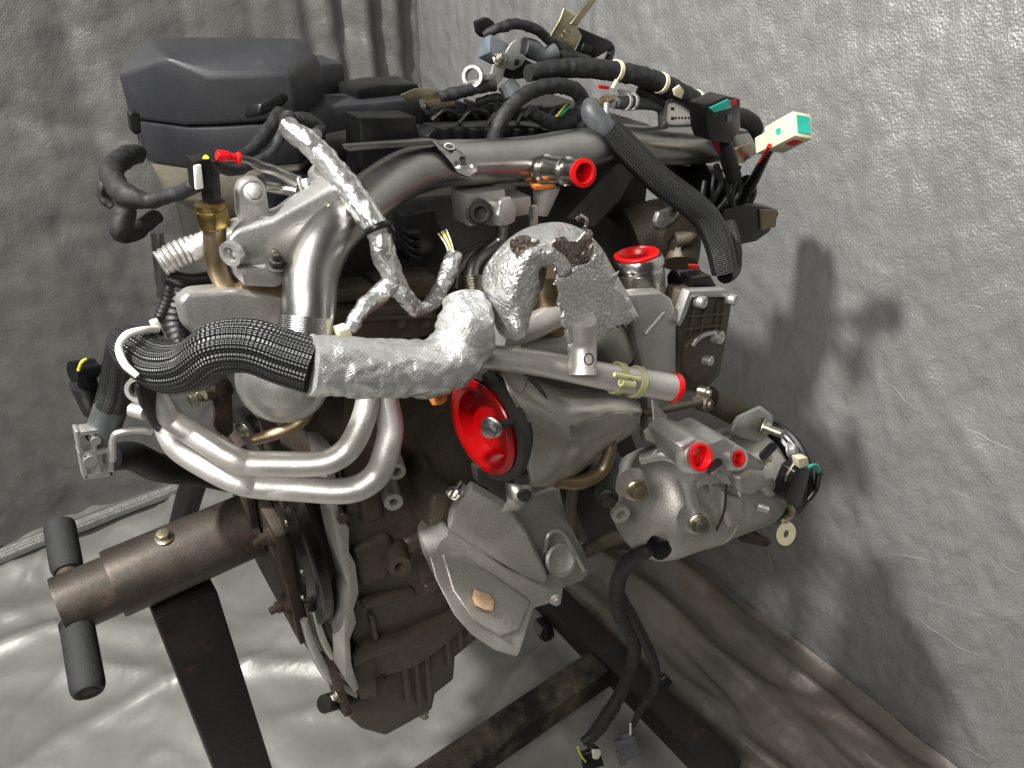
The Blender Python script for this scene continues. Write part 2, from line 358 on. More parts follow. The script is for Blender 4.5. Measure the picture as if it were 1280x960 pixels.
def wall_back(x, z):
    d = .035*n3(x*2.6+z*.35, z*.3, 1)+.028*ridged(x*3.1-z*.25, z*.25, 5)+.008*n3(x*11+z*2, z*3, 2)+.0045*n3(x*26, z*19, 7)+.003*ridged(x*9, z*13, 3)+.010*max(0, 1-abs(n3(x*2.4+z*.3, z*.5, 41))*7)+.006*max(0, 1-abs(n3(x*3+z*2.2, z*2.0-x, 43))*9)
    t = max(0, 1-(abs(x-1.05)/.22)**2)
    return YW+d-.045-.06*t*(.6+.4*math.sin(x*60+z))
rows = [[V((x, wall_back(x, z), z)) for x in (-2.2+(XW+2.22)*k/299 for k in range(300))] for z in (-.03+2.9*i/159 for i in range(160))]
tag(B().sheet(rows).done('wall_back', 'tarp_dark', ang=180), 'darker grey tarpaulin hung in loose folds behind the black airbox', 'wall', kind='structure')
# the hem where the floor tarpaulin is bunched against the right wall, and the folded hem along the back wall
rows = []
for i in range(160):
    y = -.9+2.9*i/159; q = []
    for k in range(34):
        t = k/33; ph = t*3.1+.35*n3(y*1.6, t, 4)
        x = XW-.33+.315*t+.016*n3(y*3, t*2, 6)+.004*n3(y*14, t*6, 9)
        tri = 1-abs((ph % 1)*2-1)
        z = .085*t**.6+.020*tri**1.3*(1+.5*n3(y*2.2, int(ph), 3))+.012*max(0, 1-abs(n3(y*3+t*4, t*2-y, 8))*6)+.003*n3(y*18, t*9, 1)-.012
        q.append(V((min(x, XW-.012), y, z)))
    rows.append(q)
tag(B().sheet(rows).done('tarp_fold', 'tarp_brown', ang=180), 'brownish creased tarpaulin bunched in folds along the foot of the shadowed wall', 'tarp')
rows = []
for i in range(150):
    x = -1.5+2.5*i/149; q = []
    for k in range(24):
        t = k/23; th = t*math.pi
        r = .016+.005*n3(x*3, 3, 1)
        q.append(V((x, YW-.10-r*1.5*math.cos(th)+.01*n3(x*2.2, 1, 2), r*1.5*math.sin(th)+.008*n3(x*5, t*3, 5)+.006*abs(math.sin(t*9))-.01)))
    rows.append(q)
tag(B().sheet(rows).done('tarp_hem', 'tarp_dark', ang=180), 'narrow folded tarpaulin hem along the foot of the back wall', 'tarp')

# ------------------------------------------------------------------ engine stand
Y0, ZH = .757, .905
X3 = V((1, 0, 0))
ST = empty('engine_stand', (.1, Y0, 0)); tag(ST, 'rusty steel engine stand with crank handle carrying the engine', 'engine stand')
xs = P(138, 726, Y0).x; xe = P(285, 668, Y0).x; xi = P(70, 752, Y0).x
head = B().lathe((xs, Y0, ZH), X3, [(.0345, -.0), (.0395, 0), (.0405, .004), (.0405, xe-xs+.03)], 44).done('head_tube', 'stand_rust', ST, ang=30)
B().lathe((xi, Y0, ZH), X3, [(.029, .05), (.029, .002), (.031, 0), (.0342, 0), (.0345, .003), (.0345, xs-xi+.02)], 44, caps=(True, False)).done('inner_tube', 'stand_rust', ST, ang=30)
hb0, hb1 = Pd(74, 655, .925), Pd(111, 866, .805)
hd_ = (hb1-hb0)
B().tube([hb0, hb1], .0115, sides=20).done('handle_bar', 'rust', ST)
for a, c, nm in ((0, .31, 'grip'), (.63, 1.0, 'grip')):
    A, C_ = hb0+hd_*a, hb0+hd_*c; Ln = (C_-A).length; rr = .0172
    g = B().lathe(A, hd_, [(.004, .001) if a == 0 else (.013, 0), (rr*.8, 0), (rr*.97, .002), (rr, .006), (rr, Ln-.008), (rr*.96, Ln-.004), (rr*.85, Ln), (rr*.4, Ln), (rr*.2, Ln-.003)], 32).done(nm, 'grip', ST, ang=40)
for k in range(3):   # moulded ridges at the bar end of the lower grip
    B().ring(hb0+hd_*(.61+.012*k), hd_, .0165, .0176, .0016).done('ridge', 'grip', g)
pb = P(201, 662, Y0); pb = V((pb.x, Y0-.006, ZH+.039)); bolt(ST, pb, (0, -.1, 1), 9, 'flange', 'gold_metal')
xp = P(232, 760, Y0).x
post = B().box((xp, Y0, .46), (.072, .072, .80)).done('post', 'stand_black', ST, bevel=.004)
B().box((.43, Y0, .086), (.80, .066, .066)).done('base_tube', 'stand_base', ST, bevel=.004)
B().box((.835, Y0-.045, .096), (.066, .60, .062)).done('crossbar', 'stand_black', ST, bevel=.004)
for (x, y) in ((.80, .95), (.835, .47), (.10, Y0)):
    cw = B().lathe((x-.013, y, .031), X3, [(.024, 0), (.0285, .003), (.030, .008), (.030, .018), (.0285, .023), (.024, .026)], 28).done('caster_wheel', 'rubber', ST)
    B().lathe((x-.016, y, .031), X3, [(.011, 0), (.013, .003), (.013, .029), (.011, .032)], 18).done('hub', 'cast_dark', cw)
    for xx in (x-.020, x+.017):
        B().prism([V((xx, y-.02, .066)), V((xx, y+.02, .066)), V((xx, y+.008, .022)), V((xx, y-.008, .022))], (.003, 0, 0)).done('caster_fork', 'zinc', ST)
# mounting plate and its arms
XPL = P(345, 672, .668).x
def plx(x, y, X): r = ray(x, y); return CAM+r*(X/r.x)
pz = lambda Y, z: V((XPL, Y, z))
quad = [pz(.668, P(345, 672, .668).z), pz(.672, P(366, 812, .672).z), pz(.84, .80), pz(.85, 1.02)]
pl = B().prism(quad, (.014, 0, 0)).done('mounting_plate', 'rust', ST, bevel=.0015)
for (x, y, r) in ((306, 685, 7.5), (330, 768, 7.5)):
    p = P(x, y, .69); p.x = XPL
    B().lathe(p, (-1, 0, 0), [(px(p, 14), 0), (px(p, 14), .003)], 20).done('washer', 'rust', ST)
    bolt(ST, p+V((-.003, 0, 0)), (-1, 0, 0), r+1.5, 'stud', 'rust', 'nut')
def arm(p0, p1, wd, th, m='rust'):
    d = (p1-p0).normalized(); s = X3.cross(d).normalized()*wd/2
    return B().prism([p0+s-d*wd*.4, p0-s-d*wd*.4, p1-s, p1-s*.8+d*wd*.4, p1+s*.8+d*wd*.4, p1+s], (th, 0, 0)).done('arm', m, ST, bevel=.0015)
a0, a1 = P(335, 775, .685), P(398, 896, .62); a0.x = XPL+.015; a1.x = XPL+.017
arm(a0, a1, .034, .011)
a2, a3 = P(315, 690, .69), P(285, 520, .66); a2.x = XPL+.015; a3.x = XPL+.012
arm(a2, a3, .032, .010)
a4 = P(240, 600, .80); a4.x = XPL-.012; a5 = P(222, 560, .82); a5.x = XPL-.012
arm(V((XPL-.012, .74, .93)), V((XPL-.012, .71, 1.06)), .034, .010)
pe = P(386, 890, .62); bolt(ST, V((a1.x, pe.y, pe.z)), (-1, 0, 0), 6.5, 'flange', 'zinc')
s0, s1 = P(412, 878, .62), P(450, 868, .64)
T('spacer', 'stand_black', ST, [(405, 880, .62), (452, 866, .64)], 11.5)
s2 = P(268, 500, .64); bolt(ST, P(247, 497, .63), (-1, -.2, 0), 9, 'flange', 'zinc')
T('spacer', 'zinc', ST, [(252, 495, .63), (285, 488, .66)], 8)
bolt(ST, P(306, 537, .62), (-1, -.3, 0), 7, 'flange', 'zinc')
plate('arm', 'rust', ST, [(268, 478), (282, 470), (290, 480), (292, 540), (284, 548), (272, 540)], .635, .012)

# ------------------------------------------------------------------ engine
EN = empty('engine', (.5, Y0, .5)); tag(EN, 'diesel engine with turbocharger, hoses and wiring bolted on the stand', 'engine')
XR = P(425, 690, .60).x     # rear flange plane
# --- block, bedplate, pan
plate('engine_block', 'cast_dirty', EN, [(428, 560), (436, 690), (446, 740), (440, 800), (452, 842), (470, 850), (520, 836), (560, 806), (596, 775), (640, 700), (700, 640), (760, 560), (730, 470), (430, 470)], .625, .30, bevel=.006)
plate('cylinder_head', 'cast_dark', EN, [(300, 470), (310, 400), (380, 330), (470, 250), (700, 230), (800, 300), (800, 470), (700, 600), (480, 560)], .70, .22, bevel=.006)
B().box((.50, .98, 1.02), (.52, .30, .46)).done('engine_block', 'cast_dark', EN, bevel=.01)
B().box((.55, .84, 1.22), (.46, .22, .16)).done('cylinder_head', 'cast_dark', EN, bevel=.01)
fl = plate('rear_flange', 'cast', EN, [(402, 560), (417, 560), (424, 640), (437, 660), (437, 690), (445, 705), (449, 740), (443, 762), (446, 778), (438, 800), (440, 830), (449, 860), (444, 868), (432, 850), (430, 800), (431, 745), (436, 735), (424, 690), (416, 650)], .60, .035, bevel=.002)
B().lathe(P(428, 647, .598), (-.2, -1, .1), [(px(P(428, 647, .6), 7), 0), (px(P(428, 647, .6), 7), .004), (.002, .0045)], 14).done('dowel', 'rust', fl)
bb = B(); bb.prism(poly([(446, 862), (452, 842), (520, 836), (596, 772), (602, 795), (570, 822), (568, 850), (545, 868), (541, 888), (482, 921), (452, 912), (438, 900)], .635), (0, .24, 0))
pan = bb.done('oil_pan', 'cast_dirty', EN, bevel=.005)
for (x0, y0, x1, y1, wd) in ((500, 800, 508, 880, 7), (516, 795, 523, 885, 5), (530, 805, 536, 882, 6), (556, 775, 560, 835, 6), (572, 770, 575, 812, 5), (584, 762, 586, 800, 4)):
    B().prism(poly([(x0, y0), (x0+wd, y0-2), (x1+wd, y1-3), (x1, y1)], .629), (0, .02, 0)).done('rib', 'cast_dirty', pan, bevel=.0015)
plate('rail', 'cast_dirty', pan, [(440, 820), (462, 805), (505, 795), (560, 772), (600, 745), (604, 760), (562, 788), (508, 812), (464, 824), (442, 836)], .615, .03, bevel=.003)
plate('boss', 'cast_dirty', pan, [(441, 828), (470, 815), (472, 872), (450, 876)], .622, .03, bevel=.003)
bolt(pan, P(477, 847, .62), (-.2, -1, .1), 5, 'flange', 'rust'); bolt(pan, P(530, 893, .645), (0, -.6, -.6), 5, 'flange', 'zinc', 'drain_plug')
# bosses on the block side
for (x, y, r1, r0, Y, le) in ((496, 590, 12, 6, .575, .05), (492, 628, 12.5, 5, .572, .05), (531, 612, 17, 12, .575, .06), (500, 709, 15, 6.5, .592, .04)):
    p = P(x, y, Y); ax = V((-.35, -1, .12)).normalized(); q1, q0 = px(p, r1), px(p, r0)
    B().lathe(p, -ax, [(q0*.8, .016), (q0*.85, .003), (q0, 0), (q1*.96, 0), (q1, .0015), (q1*1.05, le)], 28).done('boss', 'cast_dirty' if r1 > 13 else 'cast', EN, ang=30)
# block surface relief: webs, pads, casting ledges
for pts, Y in (([(440, 690), (488, 668), (500, 690), (486, 725), (452, 738)], .612), ([(448, 600), (476, 590), (484, 650), (452, 660)], .614),
               ([(505, 680), (556, 655), (562, 668), (512, 698)], .612), ([(452, 752), (520, 738), (524, 746), (456, 764)], .612), ([(462, 772), (470, 770), (476, 800), (468, 803)], .613), ([(530, 735), (588, 708), (590, 716), (534, 746)], .612), ([(520, 700), (552, 690), (556, 740), (530, 752)], .617)):
    plate('casting_pad', 'cast_dirty', EN, pts, Y+.004, .03, bevel=.009, seg=3)
# --- flywheel (flexplate) behind the mounting plate
fwp = V((XR-.024, Y0-.01, .91))
fwh = B().lathe(fwp, (-1, 0, 0), [(.145, -.008), (.145, .003), (.142, .005), (.128, .005), (.125, .001), (.118, .001), (.112, .010), (.090, .012), (.085, .004), (.05, .004), (.045, .012), (.02, .012)], 90).done('flywheel', 'steel_dark', EN, ang=25)
for k in range(10):
    a = 2*math.pi*k/10; p = fwp+V((-.006, .105*math.cos(a), .105*math.sin(a))); bolt(fwh, p, (-1, 0, 0), 5, 'socket', 'zinc')
T('seal_carrier', 'cast_clean', EN, [(380, 775, .645), (392, 812, .64), (412, 845, .635), (442, 868, .63)], [5, 6, 7, 7], sides=12)
T('seal_carrier', 'steel_bright', EN, [(392, 760, .65), (404, 800, .645), (424, 830, .64), (444, 842, .635)], [7, 8, 8, 8], sides=12)
# --- mount bracket (big casting in front, below the turbo)
bt = [(548, 676), (560, 664), (600, 690), (640, 720), (690, 737), (706, 730), (704, 750), (684, 757), (668, 762), (655, 800), (652, 818), (645, 823), (620, 815), (590, 795), (568, 770), (545, 725), (537, 695)]
yb = {}
loopA, loopB = [], []
for (x, y) in bt:
    Y = .515-.10*max(0, min(1, (y-670)/140)); loopA.append(P(x, y, Y)); loopB.append(P(x, y, Y)+V((.012, .05, -.006)))
br = B().loft([loopA, loopB]).done('mount_bracket', 'cast', EN, bevel=.0055, seg=3)
# face pocket floor and rim of the lower arm
rim = [(548, 690), (575, 690), (625, 722), (668, 750), (650, 792), (628, 800), (590, 778), (562, 738)]
def yarm(y): return .515-.10*max(0, min(1, (y-670)/140))
B().loft([[P(x, y, yarm(y)-.004) for x, y in [(552, 690), (575, 691), (622, 722), (664, 752), (648, 790), (628, 797), (592, 775), (566, 738)]], [P(x, y, yarm(y)+.01) for x, y in rim]]).done('raised_face', 'cast', br, bevel=.004, seg=3)
gus = [(566, 640), (590, 612), (632, 636), (658, 668), (684, 722), (682, 732), (655, 722), (600, 690), (560, 662)]
B().prism([P(x, y, .52-.05*(x-560)/125) for x, y in gus], (.006, .012, .003)).done('gusset', 'cast', br, bevel=.003)
upm = [(632, 632), (700, 606), (708, 640), (722, 672), (739, 700), (740, 715), (728, 728), (700, 738), (684, 734), (672, 700), (655, 665)]
B().prism([P(x, y, .535-.03*(y-606)/130) for x, y in upm], (.006, .05, -.01)).done('pad', 'cast', br, bevel=.005, seg=3)
ho = P(699, 700, .500)
B().lathe(ho, (-.15, -1, .75), [(px(ho, 20), -.004), (px(ho, 21), .004), (px(ho, 17), .006), (px(ho, 16), .0015), (px(ho, 7), .001), (px(ho, 6), .004), (px(ho, 3), .004)], 32).done('bolt_seat', 'cast', br, ang=30)
pk = B(); pk.tube([P(680, 690, .502), P(686, 668, .506), P(702, 665, .506), P(718, 690, .50), P(730, 712, .497)], px(ho, 3.2), sides=10).done('seat_rim', 'cast', br)
bolt(br, P(694, 749, .455), (-.3, -1, .1), 6, 'flange', 'cast')
ear = [(536, 650), (545, 622), (566, 616), (585, 625), (592, 645), (578, 668), (556, 680), (540, 676)]
B().prism(poly(ear, .535), (0, .05, 0)).done('ear', 'cast_dirty', br, bevel=.004)
bolt(br, P(571, 640, .532), (-.3, -1, .2), 9, 'flange', 'cast_dirty'); bolt(br, P(549, 661, .532), (-.3, -1, .2), 6, 'flange', 'cast_dirty')
B().lathe(P(568, 616, .52), (-.8, -.6, .1), [(px(ho, 9), -.012), (px(ho, 9), .001), (px(ho, 6.5), .002), (px(ho, 6), -.006)], 18).done('bushing', 'steel_bright', br)
# --- turbo: flange, shield, coupling
tc_ = P(606, 533, .475); tR = px(tc_, 64); TX = V((-1, -.06, .04)).normalized()
turbo = B().lathe(tc_, TX, [(tR*.70, -.055), (tR*.80, -.05), (tR*.86, -.014), (tR*1.10, -.012), (tR*1.16, -.008), (tR*1.16, .0), (tR*1.0, .001), (tR*.95, -.006), (tR*.95, -.02)], 56).done('turbocharger', 'cast_dark', EN, ang=30)
fg = P(655, 520, .462)
plate('flange_ear', 'cast_dark', turbo, [(628, 470), (645, 490), (665, 505), (668, 525), (655, 540), (655, 570), (640, 590), (630, 600), (632, 540)], .468, .014, bevel=.003)
plate('flange_ear', 'cast_dark', turbo, [(595, 585), (640, 585), (645, 605), (628, 622), (598, 604)], .472, .012, bevel=.003)
T('stud', 'cast_dark', turbo, [(613, 534, .424), (664, 521, .446)], 5, corr=.08, pitch=.0016, sides=14)
bolt(turbo, P(615, 533.5, .424), TX+V((0, -.45, 0)), 11, 'flange', 'steel', 'nut')
# heat shield: a pressed shell swept along X
def shield_section(t):
    """cross loop in pixels, t 0 (open end) to 1 (nose)"""
    pass
rows = []
top = cat([(622, 455), (655, 470), (700, 488), (740, 490), (775, 492), (800, 505)], 6)
mid = cat([(650, 520), (690, 530), (720, 545), (750, 530), (785, 520), (803, 516)], 6)
bot = cat([(662, 606), (690, 602), (715, 592), (742, 572), (770, 550), (799, 534)], 6)
def ysh(i, n, base): return base+.02*(i/(n-1))
nn = len(top)
for i in range(nn):
    s = i/(nn-1); T_, M_, B_ = top[i], mid[i], bot[i]
    c = cat([(T_[0]-6, T_[1]-4, .505), (T_[0], T_[1], .478), ((T_[0]*.55+M_[0]*.45), (T_[1]*.55+M_[1]*.45), .446), (M_[0], M_[1], .436), ((B_[0]*.5+M_[0]*.5), (B_[1]*.5+M_[1]*.5), .440), (B_[0], B_[1], .462), (B_[0]+3, B_[1]+1, .50)], 6)
    r = []
    for k, (x, y, Y) in enumerate(c):
        p = P(x, y, Y+.012*s*s)
        p.y += .0035*n3(p.x*26, p.y*20, p.z*26)+.0018*n3(p.x*70, p.y*50, p.z*70)
        r.append(p)
    rows.append(r)
sh = B().sheet(rows).done('heat_shield', 'shield', turbo, ang=60, solid=.0012)
rec = [(706, 545), (716, 532), (768, 514), (788, 512), (794, 522), (784, 534), (730, 556), (712, 557)]
B().loft([[P(x, y, .4405) for x, y in rec], [P(750+(x-750)*.92, 534+(y-534)*.85, .4365) for x, y in rec]]).done('pressed_panel', 'shield', sh, bevel=.0015)
B().sheet([[P(631, 602, .47), P(634, 625, .465), P(626, 640, .462)], [P(645, 605, .462), P(650, 622, .456), P(648, 638, .452)], [P(662, 606, .455), P(668, 622, .450), P(650, 638, .451)]]).done('shield_tab', 'shield', sh, solid=.0012)
bolt(sh, P(655, 618, .448), (-.5, -1, 0), 7, 'flange', 'cast_dark')
T('wire_crease', 'cast_dark', sh, [(660, 470, .452), (656, 485, .446), (648, 496, .446)], .8, sides=6)
# braided insulation band under the shield
T('insulation_band', 'bronze_heat', turbo, [(695, 602, .47), (725, 603, .468), (752, 588, .466), (763, 560, .468), (760, 540, .475)], [8, 9, 9, 8, 7], jit=.0006, js=400)
# alu pipe stub right of the shield and rod to the actuator
T('oil_drain', 'cast_dirty', turbo, [(716, 606, .50), (714, 640, .52), (716, 680, .55)], [7, 7, 9], corr=.06, pitch=.004)

# --- aluminium coolant pipe with red plug, clip, branch
cp = T('coolant_pipe', 'alu_tube', EN, [(596, 444, .475), (680, 455, .45), (760, 471, .425), (838, 484, .405)], [16, 16.5, 17, 17.5], sides=28, n=6)
T('branch', 'alu_tube', cp, [(728, 400, .43), (728, 430, .430), (728, 469, .418)], [18, 18, 18], sides=24)
pc = P(736, 449, .418); 
B().tube([P(736+5.5*math.cos(a*.5236), 449+7*math.sin(a*.5236), .4045) for a in range(13)], px(pc, .9), n=2, sides=6).done('ring_mark', 'ink', cp)
c0, c1 = P(768, 472, .424), P(798, 478, .416); dd = c1-c0
clip = B().ring(c0, dd, px(c0, 18), px(c0, 21), dd.length*.22).ring(c0+dd*.78, dd, px(c0, 18), px(c0, 21), dd.length*.22).done('pipe_clip', 'plastic_clear_yellow', cp)
for k, (x, y) in enumerate(((775, 462), (790, 465))):
    T('bridge', 'plastic_clear_yellow', clip, [(x-7, y+6, .400), (x+10, y+9, .398)], 3, sides=8)
T('latch', 'plastic_clear_yellow', clip, [(776, 478, .398), (792, 481, .396)], 5, sides=8)
# --- foil covered elbow (from the braided hose up behind the dome)
T('foil_sleeve', 'foil_cloth', EN, [(389, 457, .47), (430, 459, .465), (490, 461, .46), (545, 458, .46), (577, 432, .462), (584, 400, .466), (580, 372, .48)], [38, 37, 36, 38, 37, 35, 24], jit=.0032, js=55, sides=56, n=12)
# --- braided hose coming out of the sleeve
bh = T('braided_hose', 'braid', EN, [(392, 458, .475), (355, 446, .49), (315, 433, .505), (275, 436, .52), (240, 458, .54), (205, 458, .57), (172, 438, .60), (155, 425, .63)], [35, 35, 34, 33, 32, 32, 29, 20], lobes=10, la=.10, sides=80, n=12)
T('braided_hose', 'braid', EN, [(152, 428, .64), (150, 455, .65), (146, 485, .66), (140, 505, .665)], [16, 19, 20, 20], lobes=10, la=.1, sides=60)
T('hose_end', 'rubber_gray', EN, [(142, 498, .665), (135, 520, .67), (126, 545, .675)], [20, 20, 19], sides=28)
rc = [(148, 440, .585), (152, 425, .575), (165, 414, .57), (185, 410, .575), (200, 414, .59)]
cl = T('hose_clamp', 'plastic_white', EN, [(172, 470, .56), (156, 455, .568), (149, 435, .58), (158, 419, .58), (178, 413, .585), (196, 412, .595)], [4, 5, 5, 5, 5, 5], sides=12)
plate('arm', 'plastic_white', cl, [(188, 404), (198, 400), (216, 436), (210, 441), (203, 436)], .60, .006)
for y in (414, 424): plate('tooth', 'plastic', cl, [(196, y), (203, y-1), (206, y+6), (199, y+7)], .597, .004)
# --- the two formed coolant tubes
T('coolant_tube', 'alu_tube', EN, [(194, 490, .61), (204, 510, .605), (222, 530, .60), (262, 555, .57), (290, 572, .552), (312, 579, .545), (350, 580, .53), (390, 580, .515), (416, 575, .507), (436, 560, .505), (450, 535, .505), (459, 505, .51), (462, 475, .52)], [15, 15, 15, 15.5, 16, 16, 16, 16, 16, 16, 15.5, 15, 15], sides=28)
T('coolant_tube', 'alu_tube', EN, [(203, 522, .62), (212, 546, .605), (228, 565, .595), (270, 590, .572), (300, 603, .557), (325, 608, .55), (375, 611, .525), (425, 614, .505), (452, 608, .498), (472, 592, .496), (482, 568, .497), (488, 535, .503), (482, 500, .512), (478, 480, .52)], [13, 14, 15, 15.5, 16, 16, 16.5, 16.5, 17, 17, 17, 16.5, 16, 15], sides=28)
gk = B().loft([[P(x, y, .60+.03*(x-180)/30) for x, y in q] for q in ([(166, 480), (176, 470), (192, 488), (206, 520), (212, 545), (200, 548), (186, 530), (172, 505)],)]+[[P(x+7, y+4, .592+.03*(x-180)/30) for x, y in [(166, 480), (176, 470), (192, 488), (206, 520), (212, 545), (200, 548), (186, 530), (172, 505)]]]).done('rubber_flange', 'rubber', EN, bevel=.003)
B().ring(P(176, 485, .612), (-.5, -1, .3), px(P(176, 485, .61), 12), px(P(176, 485, .61), 17), .006).done('steel_ring', 'alu_tube', gk)
T('stub', 'alu_tube', gk, [(164, 512, .63), (182, 516, .62)], [9, 10])
# --- bracket and profile at far left, connector above it
pr = [(95, 541), (138, 536), (141, 596), (106, 599)]
ext = B()
for q in ([(94, 540), (100, 539), (111, 598), (105, 600)], [(94, 541), (138, 535), (139, 540), (95, 546)], [(134, 536), (141, 535), (143, 594), (137, 596)], [(105, 594), (142, 589), (142, 595), (106, 600)], [(98, 566), (140, 561), (141, 566), (99, 571)], [(113, 541), (118, 540), (128, 596), (123, 597)]):
    ext.prism(poly(q, .66), (.0, .014, 0))
ex = ext.done('slotted_bracket', 'cast_clean', EN, bevel=.0008)
for (x, y, r) in ((120, 552, 6), (114, 577, 8)): B().lathe(P(x, y, .658), (0, 1, 0), [(px(P(x, y, .66), r), 0), (px(P(x, y, .66), r), .015)], 18).done('boss', 'cast_clean', ex)
T('bracket_strap', 'alu_tube', EN, [(141, 575, .66), (142, 548, .657), (150, 540, .655), (175, 538, .652), (190, 540, .65)], 4.5, flat=1, sides=10)
cn = T('connector', 'plastic', EN, [(104, 478, .68), (118, 512, .69)], [16, 14], sides=20)
T('connector_cap', 'plastic', cn, [(90, 465, .675), (118, 460, .68)], [14, 13], sides=14)
T('wire', 'yellow_wire', cn, [(98, 463, .665), (102, 453, .662), (108, 449, .664)], 2, sides=8)
T('corrugated_hose', 'rubber', EN, [(118, 462, .68), (135, 462, .68), (150, 470, .68)], 7, corr=.12, pitch=.006)
# black drain hose at the left behind the stand head
T('drain_hose', 'rubber', EN, [(140, 572, .70), (165, 570, .71), (200, 585, .73), (250, 590, .76), (300, 600, .80)], [17, 18, 18, 18, 18], sides=28)
T('drain_hose', 'rubber', EN, [(255, 575, .80), (240, 610, .83), (226, 660, .86)], [16, 16, 15], sides=24)

# --- exhaust / EGR castings on the left
mf = B().loft([[P(x, y, Y) for x, y in q] for q, Y in (([(222, 378), (232, 366), (300, 362), (352, 372), (360, 400), (330, 420), (262, 425), (232, 405)], .60), ([(216, 372), (230, 358), (300, 352), (360, 366), (370, 405), (332, 430), (258, 432), (226, 405)], .63), ([(220, 372), (230, 358), (300, 352), (360, 366), (370, 405), (332, 430), (258, 432), (226, 405)], .70))]).done('exhaust_manifold', 'cast_clean', EN, bevel=.006, seg=3)
fb = P(352, 478, .575)
B().lathe(fb, (-.5, -1, .35), [(px(fb, 58), -.03), (px(fb, 58), -.008), (px(fb, 54), -.003), (px(fb, 46), -.001), (px(fb, 42), .004), (px(fb, 30), .013), (px(fb, 14), .017), (px(fb, 3), .018)], 48, caps=(True, True)).done('end_housing', 'cast_clean', EN, ang=25)
T('scorched_pipe', 'bronze_heat', EN, [(388, 486, .58), (386, 510, .575), (372, 530, .572), (345, 542, .575), (318, 550, .585)], [9, 9, 8.5, 8, 7], sides=18)
# EGR valve body
egr = B().loft([[P(x, y, Y) for x, y in q] for q, Y in (([(284, 300), (296, 288), (340, 276), (420, 232), (432, 240), (425, 300), (362, 345), (305, 352), (290, 330)], .60), ([(288, 290), (300, 276), (345, 262), (410, 215), (430, 225), (430, 300), (364, 340), (305, 350), (288, 330)], .63), ([(290, 288), (300, 272), (345, 258), (408, 210), (430, 222), (430, 300), (364, 340), (305, 350), (290, 330)], .70))]).done('exhaust_valve_housing', 'cast_clean', EN, bevel=.004, seg=3)
B().prism(poly([(300, 338), (352, 330), (366, 336), (362, 352), (345, 360), (305, 358)], .592), (0, .05, 0)).done('flange', 'cast_clean', egr, bevel=.0025)
B().prism(poly([(300, 356), (362, 352), (372, 366), (374, 402), (350, 416), (330, 410), (312, 380), (302, 366)], .605), (0, .05, 0)).done('cooler_neck', 'bronze_heat', egr, bevel=.003)
bolt(egr, P(346, 333, .588), (0, -.35, 1), 10, 'stud', 'cast_dark')
T('stud', 'zinc', egr, [(346, 330, .59), (344, 312, .59)], 4.5, corr=.12, pitch=.0022, sides=12)
ly = P(318, 240, .625)
B().prism([P(x, y, .625) for x, y in [(298, 240), (302, 230), (312, 224), (325, 224), (333, 232), (338, 265), (336, 278), (306, 285), (300, 270)]], (0, .014, 0)).done('lug', 'cast_clean', egr, bevel=.003)
bolt(egr, P(317, 241, .622), (-.2, -1, .4), 9, 'flange', 'cast_clean')
bv = P(293, 315, .597); B().ring(bv, (-1, -.6, 0), px(bv, 10), px(bv, 16), .006).done('bore', 'cast_clean', egr)
B().prism(poly([(400, 225), (420, 200), (440, 210), (436, 260), (410, 285)], .64), (0, .03, 0)).done('ear', 'cast_clean', egr, bevel=.003)
bolt(egr, P(412, 258, .60), (-.3, -1, .3), 4, 'flange', 'zinc')
# banjo pipes on top of the valve
T('vacuum_pipe', 'steel', EN, [(285, 196, .66), (310, 200, .66), (325, 208, .658), (345, 214, .655), (372, 228, .648)], [5, 5, 7, 7, 8], sides=16)
bolt(egr, P(376, 232, .644), (1, -.6, .2), 9, 'flange', 'cast_clean')
T('vacuum_pipe', 'steel', EN, [(330, 232, .67), (352, 236, .67), (372, 240, .66)], 7, sides=16)
# brass temperature sensor
sn = P(266, 270, .625)
se = B().loft([[sn+V((px(sn, 22)*math.cos(math.pi/3*k+.3), px(sn, 22)*math.sin(math.pi/3*k+.3), h)) for k in range(6)] for h in (-.009, .007)]).done('sensor_nut', 'brass', EN, bevel=.002)
B().lathe(sn, (0, 0, 1), [(px(sn, 19), .007), (px(sn, 18), .011), (px(sn, 10), .012)], 24).done('collar', 'brass', se)
st = T('sensor_plug', 'plastic', se, [(266, 262, .625), (264, 240, .625), (262, 215, .628)], [11, 12, 12], sides=8, bend=False)
plate('plug_label', 'plastic_white', se, [(243, 208), (252, 206), (255, 236), (245, 238)], .612, .004)
plate('plug_latch', 'plastic', se, [(242, 202), (262, 198), (272, 215), (274, 238), (246, 240)], .6165, .02)
T('wire_end', 'yellow_wire', se, [(256, 200, .62), (258, 196, .618)], 3.5, sides=8)
T('sensor_pipe', 'bronze_heat', EN, [(268, 278, .625), (269, 318, .625), (276, 345, .622), (292, 366, .615), (312, 372, .61)], [14, 14, 13, 12, 12], sides=22)
T('corrugated_pipe', 'cast_clean', EN, [(200, 330, .66), (225, 317, .66), (256, 306, .66)], [16, 17, 16], corr=.06, pitch=.0045, sides=26)
T('elbow', 'alu_tube', EN, [(240, 314, .655), (262, 300, .652), (300, 285, .66)], 14, sides=22)
T('black_clamp', 'plastic', EN, [(205, 345, .665), (240, 352, .665), (275, 345, .67)], 10)
T('corrugated_hose', 'rubber', EN, [(214, 350, .68), (208, 375, .67), (198, 400, .655)], 6, corr=.14, pitch=.0045)
T('rear_hose', 'rubber', EN, [(232, 370, .69), (222, 405, .68), (232, 440, .66)], 19, sides=24, corr=.03, pitch=.006)
T('support_tube', 'steel', EN, [(196, 290, .78), (204, 370, .78)], 8, sides=16)

